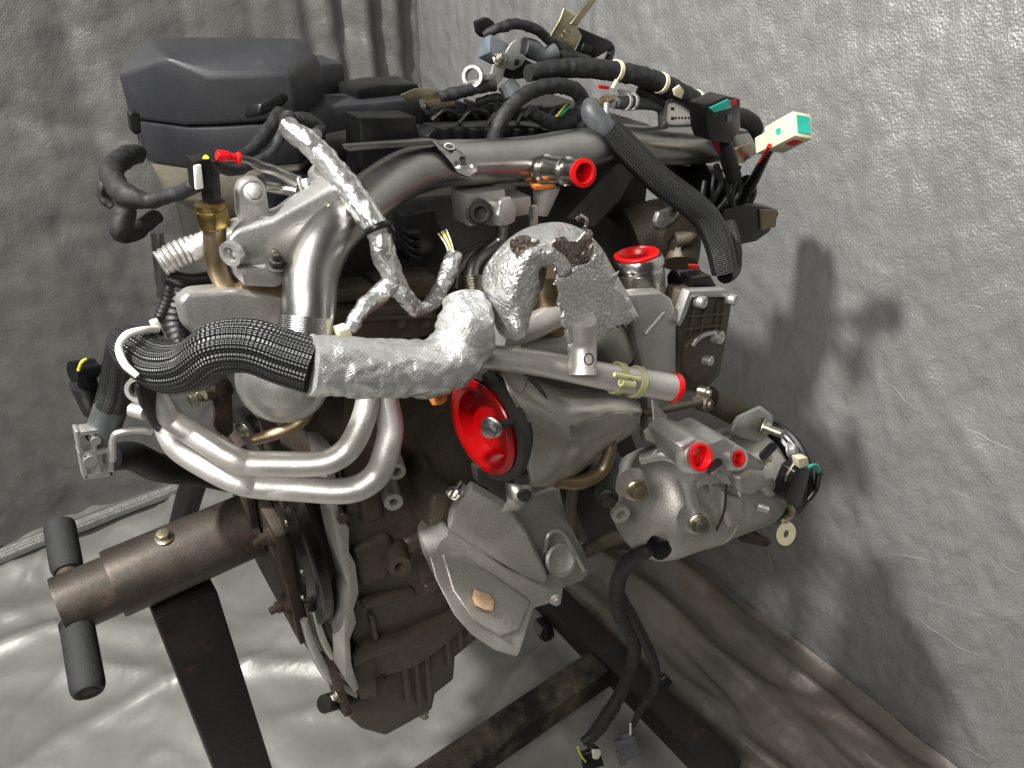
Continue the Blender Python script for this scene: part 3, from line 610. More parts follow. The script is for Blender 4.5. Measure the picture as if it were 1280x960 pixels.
# --- big steel crossover pipe
cv = T('crossover_pipe', 'steel', EN, [(383, 428, .55), (386, 380, .56), (392, 338, .575), (410, 300, .59), (445, 262, .61), (495, 224, .635), (545, 206, .65), (600, 203, .66), (660, 198, .668), (720, 188, .68), (748, 185, .69), (757, 188, .70)], [34, 34, 33, 32, 31, 30, 29, 28, 27, 26, 22, 10], sides=44, n=12)
T('turned_end', 'steel_turned', cv, [(382, 426, .549), (384.5, 396, .556)], [34.6, 34.6], sides=44)
T('crossover_pipe', 'steel', EN, [(735, 176, .71), (800, 182, .72), (870, 182, .735), (935, 176, .75)], [26, 24, 23, 20], sides=36)
# outlet stub on it
so = [(660, 208, .66), (678, 210, .645), (702, 213, .612), (727, 216, .572)]
T('outlet', 'steel_bright', cv, so, [16, 16, 16, 16], sides=30, caps=False)
for q, r in (((668, 209, .653), 20), ((683, 211, .638), 18), ((710, 214, .600), 18)):
    p = P(*q); B().lathe(p-V((.002, -.001, 0)), P(*so[3])-P(*so[0]), [(px(p, 15), -.003), (px(p, r), -.001), (px(p, r), .002), (px(p, 15), .004)], 30).done('bead', 'steel_bright', cv)
# flat bracket welded on the pipe
plate('strap', 'steel', cv, [(433, 183), (540, 175), (556, 178), (572, 185), (570, 189), (546, 181), (436, 189)], .632, .010, bevel=.0006)
B().loft([[P(x, y, Y) for x, y, Y in ((540, 176, .63), (560, 176, .64), (596, 205, .628), (597, 214, .626), (586, 222, .624), (572, 216, .622), (566, 205, .622))], [P(x, y, Y)+V((.001, .003, -.002)) for x, y, Y in ((540, 176, .63), (560, 176, .64), (596, 205, .628), (597, 214, .626), (586, 222, .624), (572, 216, .622), (566, 205, .622))]]).done('strap_tab', 'steel', cv, bevel=.0006)
hp = P(579, 201, .6255)
B().lathe(hp, (-.1, -1, .8), [(px(hp, 6), 0), (px(hp, 5), .0012), (px(hp, 4), .0005), (px(hp, 4), -.001), (.0004, -.001)], 18).done('hole', 'cast_dark', cv)
for (x, y) in ((573, 209), (589, 208)): B().lathe(P(x, y, .6235), (-.1, -1, .8), [(px(hp, 2.2), -.001), (px(hp, 2.2), .001), (.0003, .0011)], 10).done('spot_mark', 'marker_white', cv)
B().tube([P(562+6*math.cos(a*.5236)+1.5*math.sin(a*.5236), 183+3.6*math.sin(a*.5236), .6285) for a in range(13)], px(hp, .9), n=2, sides=6).done('chalk_ring', 'marker_white', cv)
# --- foil wrapped sensor wire
fw_ = T('foil_wire', 'foil_wrap', EN, [(358, 158, .66), (378, 172, .645), (404, 196, .63), (432, 230, .60), (455, 262, .575), (472, 288, .56), (480, 318, .552), (490, 345, .548), (506, 372, .545), (520, 386, .545)], [13, 14, 15, 16, 17, 15, 15, 14, 12, 10], jit=.0018, js=110, sides=32, n=10)
T('branch', 'foil_wrap', fw_, [(492, 352, .548), (470, 372, .545), (450, 390, .54), (436, 414, .535)], [13, 12, 10, 9], jit=.0015, js=120, sides=28, n=10)
T('branch', 'foil_wrap', fw_, [(516, 388, .545), (536, 382, .548), (550, 362, .555), (562, 338, .565), (568, 318, .575)], [9, 10, 10, 11, 10], jit=.0015, js=120, sides=28, n=10)
for k in range(6): T('wire', ['plastic_cream', 'brass', 'plastic_cream', 'yellow_wire', 'gold_metal', 'plastic_white'][k], fw_, [(563+k, 322, .575), (557+1.5*k, 305, .59), (548+2*k, 292-k, .61)], 1.1, sides=6)
tz = P(473, 287, .553); B().tube([P(458, 290, .548), P(470, 284, .540), P(484, 280, .542), P(490, 288, .552)], px(tz, 4.5), sides=8).done('cable_tie', 'plastic', fw_)
plate('end_plug', 'plastic_cream', fw_, [(423, 414), (438, 410), (442, 424), (426, 427)], .525, .012)

for pts, Y in (([(424, 388), (470, 384), (545, 384), (546, 392), (544, 418), (520, 424), (440, 424)], .60), ([(420, 362), (470, 358), (474, 376), (424, 380)], .61), ([(470, 352), (545, 344), (548, 372), (476, 378)], .62)):
    rl = plate('rail', 'cast_dirty', EN, pts, Y, .03, bevel=.003)
for x in (500, 532): B().lathe(P(x, 404, .598), (-.1, -1, .2), [(px(P(x, 404, .6), 7), -.002), (px(P(x, 404, .6), 6), .002), (.0005, .001)], 18).done('dimple', 'cast_dirty', EN)
T('cover_edge', 'cast_dirty', EN, [(425, 404, .597), (470, 398, .597), (545, 396, .597)], 3, sides=8)
# --- fuel fitting under the pipe
fu = B().prism(poly([(582, 243), (632, 237), (634, 278), (586, 284)], .635), (0, .03, 0)).prism(poly([(630, 250), (664, 245), (665, 268), (632, 274)], .64), (0, .03, 0)).done('fuel_block', 'cast_clean', EN, bevel=.002)
bolt(fu, P(598, 265, .632), (-.4, -1, .3), 13, 'socket', 'cast_dark')
hq = P(630, 264, .625); hx = V((.25, -1, .25)).normalized(); a_, b_, _ = frame(hx)
B().loft([[hq+hx*h+(a_*math.cos(math.pi/3*k)+b_*math.sin(math.pi/3*k))*px(hq, 19) for k in range(6)] for h in (-.02, .006)]).done('banjo_bolt', 'cast_clean', fu, bevel=.0018)
T('fuel_pipe', 'steel', EN, [(628, 280, .63), (624, 300, .632), (606, 315, .632), (592, 330, .628), (588, 352, .62)], [8, 8, 8.5, 9, 10], sides=20)
T('threaded_nut', 'zinc', EN, [(590, 345, .615), (592, 372, .605)], [15, 17], corr=.05, pitch=.003, sides=24)
T('fuel_pipe', 'steel', EN, [(560, 360, .64), (566, 335, .65), (590, 318, .66), (625, 310, .66)], 12, sides=20)
cn_ = P(678, 240, .65)
B().lathe(P(676, 268, .65), P(684, 228, .65)-P(676, 268, .65), [(px(cn_, 9), 0), (px(cn_, 12), .01), (px(cn_, 17), .03), (px(cn_, 17), .033)], 24).done('funnel', 'cast', EN)
plate('seal', 'orange', EN, [(668, 232), (694, 230), (696, 235), (670, 238)], .634, .01)
plate('tab', 'steel_bright', EN, [(662, 258), (673, 256), (673, 288), (663, 286)], .60, .003)
T('eye', 'steel_bright', EN, [(722, 290, .60), (731, 284, .60), (733, 275, .60), (726, 270, .60), (719, 275, .60)], 2.6, sides=8)

# --- torn foil dome over the coolant branch
outer = [(642, 428), (626, 418), (616, 398), (607, 372), (603, 346), (612, 325), (636, 299), (662, 284), (697, 278), (727, 287), (750, 308), (767, 337), (782, 363), (798, 396)]
inner = [(658, 420), (659, 408), (664, 394), (668, 382), (673, 362), (674, 345), (676, 335), (684, 330), (691, 336), (694, 350), (696, 366), (701, 390), (707, 412), (716, 432)]
oc, ic = cat(outer, 7), cat(inner, 7); rows = []
for (a, c) in zip(oc, ic):
    r = []
    for k in range(34):
        t = k/33; x = a[0]+(c[0]-a[0])*t; y = a[1]+(c[1]-a[1])*t
        Y = .485-.055*math.sin(math.pi*min(1, t*.62+.06))
        p = P(x, y, Y); e = min(1, 4*t+.2)
        c1 = abs(n3(p.x*38, p.y*20, p.z*38)); c2 = abs(n3(p.x*85+9, p.y*40, p.z*85))
        p += (CAM-p).normalized()*e*(.006*(c1-.3)+.004*(c2-.3))
        if t > .93: p += V((n3(p.x*160, 1, p.z*160), 0, n3(p.x*160, 4, p.z*160)))*.004
        r.append(p)
    rows.append(r)
dm = B().sheet(rows).done('foil_cover', 'foil', EN, ang=40, solid=.0008)
def crumple(name, m, outline, Y, amp, parent):
    """an irregular flap of foil between four corner pixels"""
    (a, b_, c, d) = outline; rr = []
    for i in range(22):
        s = i/21; q = []
        for k in range(22):
            t = k/21
            x = (a[0]*(1-s)+d[0]*s)*(1-t)+(b_[0]*(1-s)+c[0]*s)*t; y = (a[1]*(1-s)+d[1]*s)*(1-t)+(b_[1]*(1-s)+c[1]*s)*t
            p = P(x, y, Y); p += (CAM-p).normalized()*(amp*(abs(n3(p.x*45, Y*9, p.z*45))-.25)+amp*.3*n3(p.x*110, 2, p.z*110))
            if s in (0, 1) or t in (0, 1): p += V((n3(p.x*90, 1, p.z*90), 0, n3(p.x*90, 4, p.z*90)))*.012
            q.append(p)
        rr.append(q)
    return B().sheet(rr).done(name, m, parent, ang=30, solid=.0007)
crumple('torn_flap', 'foil_burnt', ((640, 300), (686, 302), (676, 338), (648, 332)), .437, .005, dm)
crumple('torn_flap', 'foil_burnt', ((696, 300), (742, 298), (738, 352), (694, 362)), .432, .006, dm)
crumple('torn_flap', 'foil_burnt', ((648, 338), (678, 338), (672, 372), (652, 368)), .452, .005, dm)
crumple('torn_flap', 'foil', ((692, 352), (746, 318), (798, 396), (714, 436)), .429, .0022, dm)
T('seam', 'foil', dm, [(604, 345, .478), (612, 370, .474), (616, 396, .476)], 2.2, sides=8)
T('inner_pipe', 'alu_tube', EN, [(622, 420, .49), (660, 410, .49), (712, 385, .49)], [17, 17, 17], sides=24)
T('inner_pipe', 'bronze_heat', EN, [(684, 340, .50), (686, 380, .50), (690, 420, .51)], 18, sides=24)
T('turbo_housing', 'shield', EN, [(640, 440, .51), (690, 432, .51), (740, 410, .52), (770, 440, .53)], [24, 30, 30, 26], sides=28)

# --- throttle neck (turned inlet with red cap), housing panel, actuator
nb, ntp = P(800, 372, .545), P(796, 318, .554); na = (ntp-nb).normalized()
R0 = px(nb, 33); NL = (ntp-nb).length; pf = [(R0*.95, -.02), (R0*.95, 0)]
for k in range(11): h = NL*(.06+.055*k); pf += [(R0*.93, h), (R0*.98, h+NL*.016), (R0*.98, h+NL*.034), (R0*.93, h+NL*.046)]
pf += [(R0*.90, NL*.70), (R0*.90, NL*.74), (R0*1.0, NL*.78), (R0*1.0, NL*.86), (R0*.92, NL*.97), (R0*.84, NL*.985), (R0*.82, NL*.5)]
B().lathe(nb, na, pf, 52, caps=(True, True)).done('inlet_neck', 'steel_bright', EN, ang=25)
hs = plate('housing_panel', 'cast_clean', EN, [(748, 372), (800, 368), (828, 366), (840, 374), (846, 392), (846, 470), (838, 500), (832, 553), (822, 560), (808, 556), (812, 520), (806, 470), (796, 430), (790, 395)], .500, .018, bevel=.003)
T('rib', 'cast_clean', hs, [(806, 418, .499), (830, 390, .499)], 3.2, sides=10)
T('housing_bend', 'cast_dirty', EN, [(775, 395, .545), (788, 430, .535), (798, 465, .525)], [18, 14, 10], sides=24)
B().lathe(P(770, 440, .55), (-.2, -1, .2), [(px(nb, 40), -.02), (px(nb, 40), 0), (px(nb, 33), .002), (px(nb, 31), -.012)], 36).done('compressor_wheel_ring', 'cast_dark', EN)
plate('tab', 'alu_tube', EN, [(816, 500), (834, 520), (836, 545), (828, 558), (808, 550), (806, 540), (818, 530)], .45, .003)
T('tab_rib', 'alu_tube', EN, [(812, 536, .449), (826, 550, .449)], 2.2, sides=8)
ac = plate('actuator', 'cast_dirty', EN, [(858, 366), (912, 366), (916, 376), (906, 440), (900, 470), (878, 492), (848, 488), (846, 470), (850, 440), (848, 400)], .50, .03, bevel=.003)
bd = [(862, 364), (908, 362), (917, 372), (915, 380), (905, 372), (866, 372), (858, 395), (850, 410), (848, 404)]
plate('rim', 'cast_clean', ac, bd, .493, .012, bevel=.002)
for (x0, y0, x1, y1) in ((870, 378, 862, 420), (884, 376, 876, 416), (898, 376, 894, 416), (858, 396, 908, 392), (856, 412, 905, 406), (906, 380, 898, 440)):
    T('rib', 'cast_dirty', ac, [(x0, y0, .498), (x1, y1, .498)], 1.8, sides=8)
B().prism(poly([(860, 432), (872, 420), (892, 414), (904, 425), (902, 452), (888, 472), (866, 480), (856, 465), (855, 448)], .494), (0, .01, 0)).done('raised_cover', 'cast_dirty', ac, bevel=.002)
for (x, y, r) in ((874, 377, 8), (913, 374, 7), (896, 421, 8.5), (883, 450, 6.5)):
    p = P(x, y, .492); ax = V((.2, -1, .15)); B().lathe(p, ax, [(px(p, r), -.004), (px(p, r), .006), (px(p, r*.8), .0075), (px(p, r*.35), .0075), (px(p, r*.3), .005)], 20).done('post', 'cast_clean', ac, ang=30)
T('arc_rib', 'cast_clean', ac, [(866, 432, .492), (872, 424, .491), (882, 418, .491), (894, 416, .491)], 3, sides=8)
lv = B().tube([P(802, 518, .462), P(845, 509, .462), P(876, 503, .464)], px(P(840, 510, .46), 5), sides=12).done('link_rod', 'cast_dirty', EN)
for (x, y, Y, r, m) in ((882, 505, .462, 10, 'cast_dirty'), (880, 490, .470, 8, 'zinc')):
    p = P(x, y, Y); B().lathe(p, (.3, -1, .2), [(px(p, r), -.006), (px(p, r), .004), (px(p, r*.6), .005), (px(p, r*.55), .008), (.0005, .0085)], 22).done('pivot', m, lv, ang=30)
plate('lever', 'cast_dirty', lv, [(868, 500), (880, 494), (890, 500), (890, 512), (880, 516), (870, 512)], .468, .006)
# small black connector above the actuator
acn = T('connector', 'plastic', EN, [(842, 350, .54), (872, 346, .535)], [13, 11], sides=8, bend=False)
plate('connector_tab', 'red_plug', acn, [(862, 331), (874, 331), (876, 336), (864, 337)], .52, .004)
plate('connector_body', 'plastic', acn, [(866, 348), (888, 344), (896, 358), (890, 364), (868, 364)], .51, .02)

# --- air conditioning compressor
cA = V((1, -.10, -.16)).normalized()
c0 = P(826, 628, .47); cR = px(c0, 73)
comp = B().lathe(c0-cA*.045, cA, [(cR*.30, -.004), (cR*.55, 0), (cR*.82, .010), (cR*.94, .022), (cR*.98, .04), (cR*.98, .095), (cR*1.0, .098), (cR*1.0, .102), (cR*.965, .104), (cR*.965, .107), (cR*1.0, .109), (cR*1.0, .113), (cR*.97, .116), (cR*.96, .20), (cR*.85, .215), (cR*.6, .22)], 64).done('compressor', 'cast', EN, ang=30)
pc_ = c0+cA*.172
pul = B().lathe(pc_, cA, [(cR*.5, -.004), (cR*0.937, 0), (cR*0.981, .003), (cR*0.981, .008), (cR*0.937, .011), (cR*0.937, .013), (cR*0.970, .015), (cR*0.970, .019), (cR*0.926, .021), (cR*0.926, .023), (cR*0.970, .025), (cR*0.970, .03), (cR*0.872, .034)], 64).done('pulley', 'plastic', comp, ang=25)
def onc(x, y, Y): return P(x, y, Y)
# rear head pads and bolts
axl = V((-.55, -.75, .35))
def compbolt(x, y, Y, r, pad, m='zinc', ax=(-.45, -.9, .3)):
    p = P(x, y, Y); ax = V(ax).normalized()
    B().lathe(p, -ax, [(px(p, pad*.9), -.001), (px(p, pad), .002), (px(p, pad*1.25), .016)], 24).done('pad', 'cast', comp)
    bolt(comp, p+ax*.001, ax, r, 'flange', m)
compbolt(796, 612, .418, 11, 17, 'gold_metal'); compbolt(873, 654, .388, 11, 17, 'zinc')
T('web', 'cast_clean', comp, [(858, 592, .400), (862, 618, .402), (870, 648, .402)], [14, 9, 9], sides=16)
T('web', 'cast_clean', comp, [(802, 574, .445), (830, 568, .425), (858, 575, .405)], [7, 8, 11], sides=16)
T('seam', 'rust', comp, [(908, 606, .3785), (905, 640, .385), (893, 668, .40)], 1.6, sides=8)
# port block with two openings
ports = plate('port_block', 'cast_clean', comp, [(852, 560), (870, 548), (890, 555), (905, 548), (916, 554), (938, 566), (958, 580), (956, 590), (918, 590), (908, 606), (880, 608), (864, 592)], .382, .05, bevel=.004)
for (x, y, ro, ri) in ((872, 571, 22, 17), (921, 573, 16, 11)):
    p = P(x, y, .376); ax = V((-.1, -.85, .55)).normalized()
    B().lathe(p, ax, [(px(p, ro*1.05), -.012), (px(p, ro), .001), (px(p, ro*.93), .003), (px(p, ri), .003), (px(p, ri*.95), -.008)], 32).done('port', 'cast_clean', ports, ang=30)
bolt(ports, P(886, 587, .373), (.35, -.8, .5), 7.5, 'flange', 'zinc'); T('stud', 'plastic', ports, [(886, 586, .368), (898, 578, .352)], 5.5, sides=14)
bolt(ports, P(954, 571, .385), (.35, -.8, .5), 8, 'flange', 'zinc'); T('stud', 'plastic', ports, [(954, 570, .378), (966, 558, .364)], 5.5, sides=14)
plate('rib', 'cast_clean', comp, [(900, 590), (910, 596), (916, 606), (910, 608), (898, 598)], .378, .02, bevel=.002)
# front lug with stud
B().loft([[P(x, y, .44) for x, y in [(925, 520), (950, 510), (960, 520), (962, 540), (948, 552), (926, 546), (915, 538)]], [P(x, y, .47) for x, y in [(920, 520), (950, 506), (966, 518), (968, 545), (948, 560), (922, 550), (908, 540)]]]).done('lug', 'cast_clean', comp, bevel=.003)
bolt(comp, P(952, 534, .437), (.5, -1, -.1), 9, 'flange', 'zinc'); T('stud', 'zinc', comp, [(955, 534, .432), (978, 543, .405)], 5, corr=.06, pitch=.002, sides=14)
bolt(comp, P(986, 562, .40), (.4, -1, .5), 8, 'flange', 'cast_clean')
T('mount_bar', 'cast_dirty', EN, [(885, 498, .50), (920, 515, .49), (950, 532, .48)], [16, 17, 17], sides=22)
for q, Y in (([(924, 600), (942, 588), (958, 590), (962, 606), (940, 622), (926, 618)], .372), ([(908, 618), (930, 624), (934, 650), (914, 664), (906, 640)], .384), ([(948, 604), (968, 596), (980, 612), (964, 626)], .378)):
    plate('casting_pad', 'cast', comp, q, Y+.004, .03, bevel=.007, seg=3)
p = P(957, 635, .385); B().lathe(p, (.5, -.8, -.1), [(px(p, 7), -.01), (px(p, 6), .004), (px(p, 3), .005), (px(p, 2.5), 0)], 16).done('small_boss', 'cast', comp)
T('ribbed_collar', 'rust', comp, [(930, 668, .42), (958, 678, .415)], [9, 5], corr=.12, pitch=.006, sides=16)  # tapered ribbed collar in the rust material
# compressor connector, tin bracket
cb = plate('connector_bracket', 'gold_metal', comp, [(984, 595), (1000, 568), (1006, 572), (996, 604), (988, 626), (978, 622)], .372, .003, bevel=.0006)
plate('connector_body', 'plastic', cb, [(994, 590), (1004, 582), (1014, 588), (1002, 632), (996, 636), (980, 624)], .366, .02, bevel=.002)
plate('latch', 'plastic_cream', cb, [(998, 574), (1010, 572), (1012, 582), (1000, 586)], .364, .010)
T('wire', 'teal', cb, [(1008, 588, .37), (1014, 582, .372), (1022, 582, .375), (1024, 590, .378)], 2, sides=8)
T('wire', 'plastic', cb, [(1010, 625, .38), (1020, 610, .38), (1024, 590, .378)], 4, sides=10)
T('stem', 'gold_metal', cb, [(986, 630, .378), (990, 642, .378), (980, 652, .376)], [4, 4, 4], sides=8)
tp = P(982, 667, .37)
B().ring(tp, (-.15, -.9, .45), px(tp, 5), px(tp, 15), .002, sides=26).done('tab', 'plastic_cream', cb)
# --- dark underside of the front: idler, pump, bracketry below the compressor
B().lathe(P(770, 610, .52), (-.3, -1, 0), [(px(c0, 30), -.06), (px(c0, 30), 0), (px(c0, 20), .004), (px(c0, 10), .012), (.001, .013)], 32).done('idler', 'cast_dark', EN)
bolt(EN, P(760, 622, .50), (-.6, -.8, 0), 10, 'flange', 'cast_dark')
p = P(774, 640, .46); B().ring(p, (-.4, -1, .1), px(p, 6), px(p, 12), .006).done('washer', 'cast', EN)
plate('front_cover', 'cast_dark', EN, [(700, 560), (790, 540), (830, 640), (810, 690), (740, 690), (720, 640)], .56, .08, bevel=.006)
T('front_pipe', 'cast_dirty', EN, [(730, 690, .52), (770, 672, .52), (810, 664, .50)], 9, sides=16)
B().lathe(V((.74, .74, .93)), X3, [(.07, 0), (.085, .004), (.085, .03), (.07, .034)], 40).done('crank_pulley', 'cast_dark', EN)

# ------------------------------------------------------------------ engine top: air cleaner, intake, wiring
zt, zsm = P(260, 95, .82).z, P(273, 156, .82).z
def above(p, y):
    lo, hi = p.z, CAM.z-.02
    for _ in range(40):
        m = (lo+hi)/2; d = V((p.x, p.y, m))-CAM
        if 480-FPX*d.dot(UP)/d.dot(FW) > y: lo = m
        else: hi = m
    return V((p.x, p.y, lo))
seam = [Pz(*q, zsm) for q in ((161, 149), (232, 158), (274, 157), (374, 151), (408, 128))]
rim_ = [above(p, y) for p, y in zip(seam, (93, 71, 94.5, 90, 73))]
ztop = rim_[1].z+.004
back = [Pz(372, 45, ztop), Pz(180, 45, ztop)]
lidb = seam+[V((q.x, q.y, zsm)) for q in back]
lb = B(); up_ = rim_+back; lb.v = [*lidb, *up_]
for k in range(7): lb.face((k, (k+1) % 7, 7+(k+1) % 7, 7+k))
lb.face(tuple(reversed(range(7)))); lb.face((7, 8, 13)); lb.face((8, 9, 10, 12, 13)); lb.face((10, 11, 12))
ACL = lb.done('air_cleaner', 'plastic_gray', EN, bevel=.005, seg=3, ang=40)
c_ = sum(lidb, V())/len(lidb)
zb = zsm-.045
body1 = [V((q.x, q.y, zsm-.0015)).lerp(V((c_.x, c_.y, zsm-.0015)), .012) for q in lidb]; body2 = [V((q.x, q.y, zb)).lerp(V((c_.x, c_.y, zb)), .06) for q in lidb]
B().loft([body2, body1]).done('lower_case', 'plastic_gray', ACL, bevel=.003, ang=40)
bw1 = [V((q.x, q.y, zb-.001)).lerp(V((c_.x, c_.y, zb)), .09) for q in lidb]; bw2 = [V((q.x, q.y, zb-.04)).lerp(V((c_.x, c_.y, zb-.04)), .16) for q in lidb]; bw3 = [V((q.x, q.y, zb-.062)).lerp(V((c_.x, c_.y, zb-.06)), .45) for q in lidb]
B().loft([bw3, bw2, bw1]).done('bowl', 'plastic_olive', ACL, bevel=.003, ang=40)
B().prism([q for q in poly([(398, 80), (430, 78), (436, 132), (404, 136)], .90)], (0, .06, 0)).done('outlet_duct', 'plastic_gray', ACL, bevel=.004)
ck = P(169, 155, .845)
plate('clip', 'plastic', ACL, [(162, 143), (166, 140), (175, 142), (177, 166), (170, 169), (165, 164)], .83, .012)
for x in (173, 178): T('clip_wire', 'steel_bright', ACL, [(x-1, 168, .825), (x+1, 183, .825)], .8, sides=6)
for x in (375, 383): T('slot', 'ink', ACL, [(x, 102, .842), (x+2, 120, .842)], 1.2, sides=6)
# multi-way plug lying in front of the air cleaner
pg = B().loft([[P(x, y, .77) for x, y in [(325, 130), (352, 116), (360, 117), (362, 124), (356, 131), (328, 145), (322, 142)]], [P(x-18, y+4, .79) for x, y in [(325, 130), (352, 116), (360, 117), (362, 124), (356, 131), (328, 145), (322, 142)]]]).done('harness_plug', 'plastic', EN, bevel=.002)
B().prism(poly([(330, 132), (350, 121), (357, 122), (352, 129), (333, 139)], .769), (0, .004, 0)).done('plug_mouth', 'ink', pg)
T('taped_wire', 'tape', EN, [(350, 142, .77), (335, 165, .75), (315, 188, .73), (300, 196, .72)], [10, 9, 8, 8], sides=16, corr=.012, pitch=.012, jit=.0012, js=120)
T('taped_wire', 'tape', EN, [(362, 146, .73), (355, 162, .715), (340, 190, .70), (318, 203, .695), (292, 213, .69), (266, 207, .66), (258, 200, .64)], [9, 7, 6, 6.5, 7, 6, 4], sides=16, corr=.012, pitch=.012, jit=.0012, js=120)
T('taped_wire', 'tape', EN, [(352, 150, .74), (380, 148, .74), (400, 160, .74), (395, 168, .73)], 8, sides=16, corr=.012, pitch=.012, jit=.0012, js=120)
T('rear_harness', 'tape', EN, [(172, 192, .80), (158, 196, .78), (140, 212, .75), (146, 232, .72), (162, 246, .70), (190, 250, .69), (220, 242, .67), (246, 232, .655)], [11, 13, 14, 14, 14, 10, 9, 8], sides=20, corr=.012, pitch=.012, jit=.0012, js=120)
T('rear_harness', 'tape', EN, [(160, 248, .71), (156, 268, .71), (152, 290, .71), (170, 288, .73), (196, 270, .75)], [13, 13, 13, 11, 9], sides=20, corr=.012, pitch=.012, jit=.0012, js=120)
T('rear_harness', 'tape', EN, [(150, 225, .74), (133, 230, .74), (128, 246, .74), (140, 258, .735)], [7, 8, 7, 6], sides=16, corr=.012, pitch=.012, jit=.0012, js=120)
# intake manifold of black plastic behind the steel pipe
IM = B().box((.47, .85, 1.285), (.42, .16, .06)).done('intake_manifold', 'plastic', EN, bevel=.008)
tw = B().prism(poly([(450, 148), (520, 146), (524, 172), (526, 260), (452, 262)], .735), (0, .035, 0)).done('tower', 'plastic', IM, bevel=.002)
plate('panel', 'plastic', tw, [(460, 160), (512, 157), (514, 190), (462, 190)], .7345, .01, bevel=.001)
plate('duct', 'plastic_gray', IM, [(384, 140), (420, 132), (470, 128), (524, 122), (530, 140), (528, 156), (450, 160), (388, 172)], .80, .06, bevel=.004)
plate('cap', 'plastic', IM, [(446, 112), (480, 106), (524, 104), (526, 130), (470, 134), (448, 128)], .82, .05, bevel=.004)
plate('cover', 'plastic', IM, [(524, 180), (545, 160), (652, 156), (690, 160), (700, 200), (530, 206)], .745, .03, bevel=.003)
for k in range(8): plate('rib', 'plastic', IM, [(556+18*k, 163), (561+18*k, 162), (565+18*k, 190), (559+18*k, 190)], .735, .012, bevel=.0006)
for k in range(7): plate('fin', 'plastic', IM, [(548+16*k, 130), (552+16*k, 129), (555+16*k, 156), (550+16*k, 156)], .80, .03, bevel=.0006)
plate('wall', 'plastic', IM, [(535, 140), (700, 132), (740, 138), (740, 170), (540, 168)], .81, .03, bevel=.004)
for k in range(4): plate('fin', 'plastic', EN, [(512+2*k, 292+10*k), (526, 290+10*k), (528, 295+10*k), (514+2*k, 297+10*k)], .66, .02, bevel=.0006)
plate('injector_harness', 'plastic', EN, [(505, 270), (545, 262), (552, 320), (512, 330)], .675, .03, bevel=.003)
# terminal lug, wire, ring eye and solenoid cluster on top
plate('terminal', 'gold_metal', EN, [(502, 119), (520, 111), (545, 110), (556, 122), (548, 128), (528, 124), (510, 127)], .76, .004, bevel=.0008)
plate('terminal', 'gold_metal', EN, [(532, 128), (566, 122), (570, 132), (540, 138)], .755, .006, bevel=.0008)
T('taped_wire', 'tape', EN, [(548, 122, .76), (580, 114, .755), (618, 106, .75)], 7.5, sides=16, corr=.012, pitch=.012, jit=.0012, js=120)
T('taped_wire', 'tape', EN, [(596, 128, .76), (618, 122, .755), (640, 126, .75)], 5, sides=14, corr=.012, pitch=.012, jit=.0012, js=120)
rg = P(594, 96, .76); ey = B().ring(rg, (-.75, -.6, .25), px(rg, 9.5), px(rg, 13), .012).done('ring_eye', 'cast_clean', EN)
plate('foot', 'cast_clean', ey, [(602, 92), (618, 92), (618, 106), (584, 108), (584, 103), (600, 100)], .752, .006)
sol = plate('solenoid_bracket', 'cast_clean', EN, [(639, 55), (646, 49), (652, 56), (650, 66), (658, 71), (653, 82), (642, 88), (632, 85), (628, 100), (618, 110), (612, 101), (617, 81), (630, 69)], .755, .003, bevel=.0008)
bolt(sol, P(624, 73, .753), (-.3, -1, .4), 7, 'stud', 'zinc')
B().lathe(P(646, 78, .7548), (0, -1, 0), [(px(rg, 4), -.0005), (px(rg, 4), .0006), (.0004, .0006)], 14).done('hole', 'ink', sol)
B().box(P(617, 64, .765), (.030, .02, .022), P(635, 75, .765)-P(600, 56, .765), UP).done('solenoid_body', 'blue_gray', sol, bevel=.002)
plate('solenoid_cap', 'plastic', sol, [(598, 28), (612, 22), (619, 28), (618, 44), (606, 48), (600, 42)], .775, .012, bevel=.002)
plate('solenoid_block', 'plastic', sol, [(634, 88), (658, 74), (668, 80), (656, 98), (640, 100)], .758, .02)
T('taped_wire', 'tape', EN, [(604, 44, .775), (622, 36, .77), (645, 30, .77), (668, 36, .77), (690, 52, .77), (712, 66, .765), (724, 72, .765)], [4, 6, 6.5, 6.5, 6.5, 6, 6], sides=16, corr=.012, pitch=.012, jit=.0012, js=120)
T('rubber_boot', 'rubber_gray', EN, [(654, 58, .77), (666, 62, .77), (680, 70, .765), (692, 66, .765)], [11, 12, 9, 12], sides=20)
T('rubber_boot', 'rubber_gray', EN, [(632, 104, .75), (640, 116, .745)], [11, 13], sides=18)
T('taped_wire', 'tape', EN, [(688, 66, .77), (710, 70, .765), (735, 78, .76)], 8, sides=16, corr=.012, pitch=.012, jit=.0012, js=120)
dcb = plate('diagnostic_bracket', 'gold_metal', EN, [(705, 10), (719, 20), (721, 33), (728, 45), (716, 66), (696, 52), (688, 45), (700, 24)], .765, .003, bevel=.0006)
plate('connector', 'plastic', dcb, [(721, 33), (766, 52), (764, 62), (740, 76), (716, 68), (728, 46)], .77, .025, bevel=.002)
plate('slot', 'ink', dcb, [(730, 54), (742, 58), (738, 68), (727, 64)], .7685, .004)
plate('prong', 'gold_metal', dcb, [(713, 30), (740, -4), (747, -2), (722, 33)], .763, .004, bevel=.0006)
for (x, y) in ((710, 41), (706, 47)): B().ring(P(x, y, .763), (-.2, -1, .3), px(rg, 1.8), px(rg, 3.4), .0012, sides=16).done('rivet_ring', 'zinc', dcb)
T('connector_wire', 'rubber', EN, [(755, 52, .80), (764, 62, .80), (758, 80, .79)], 5, sides=12)
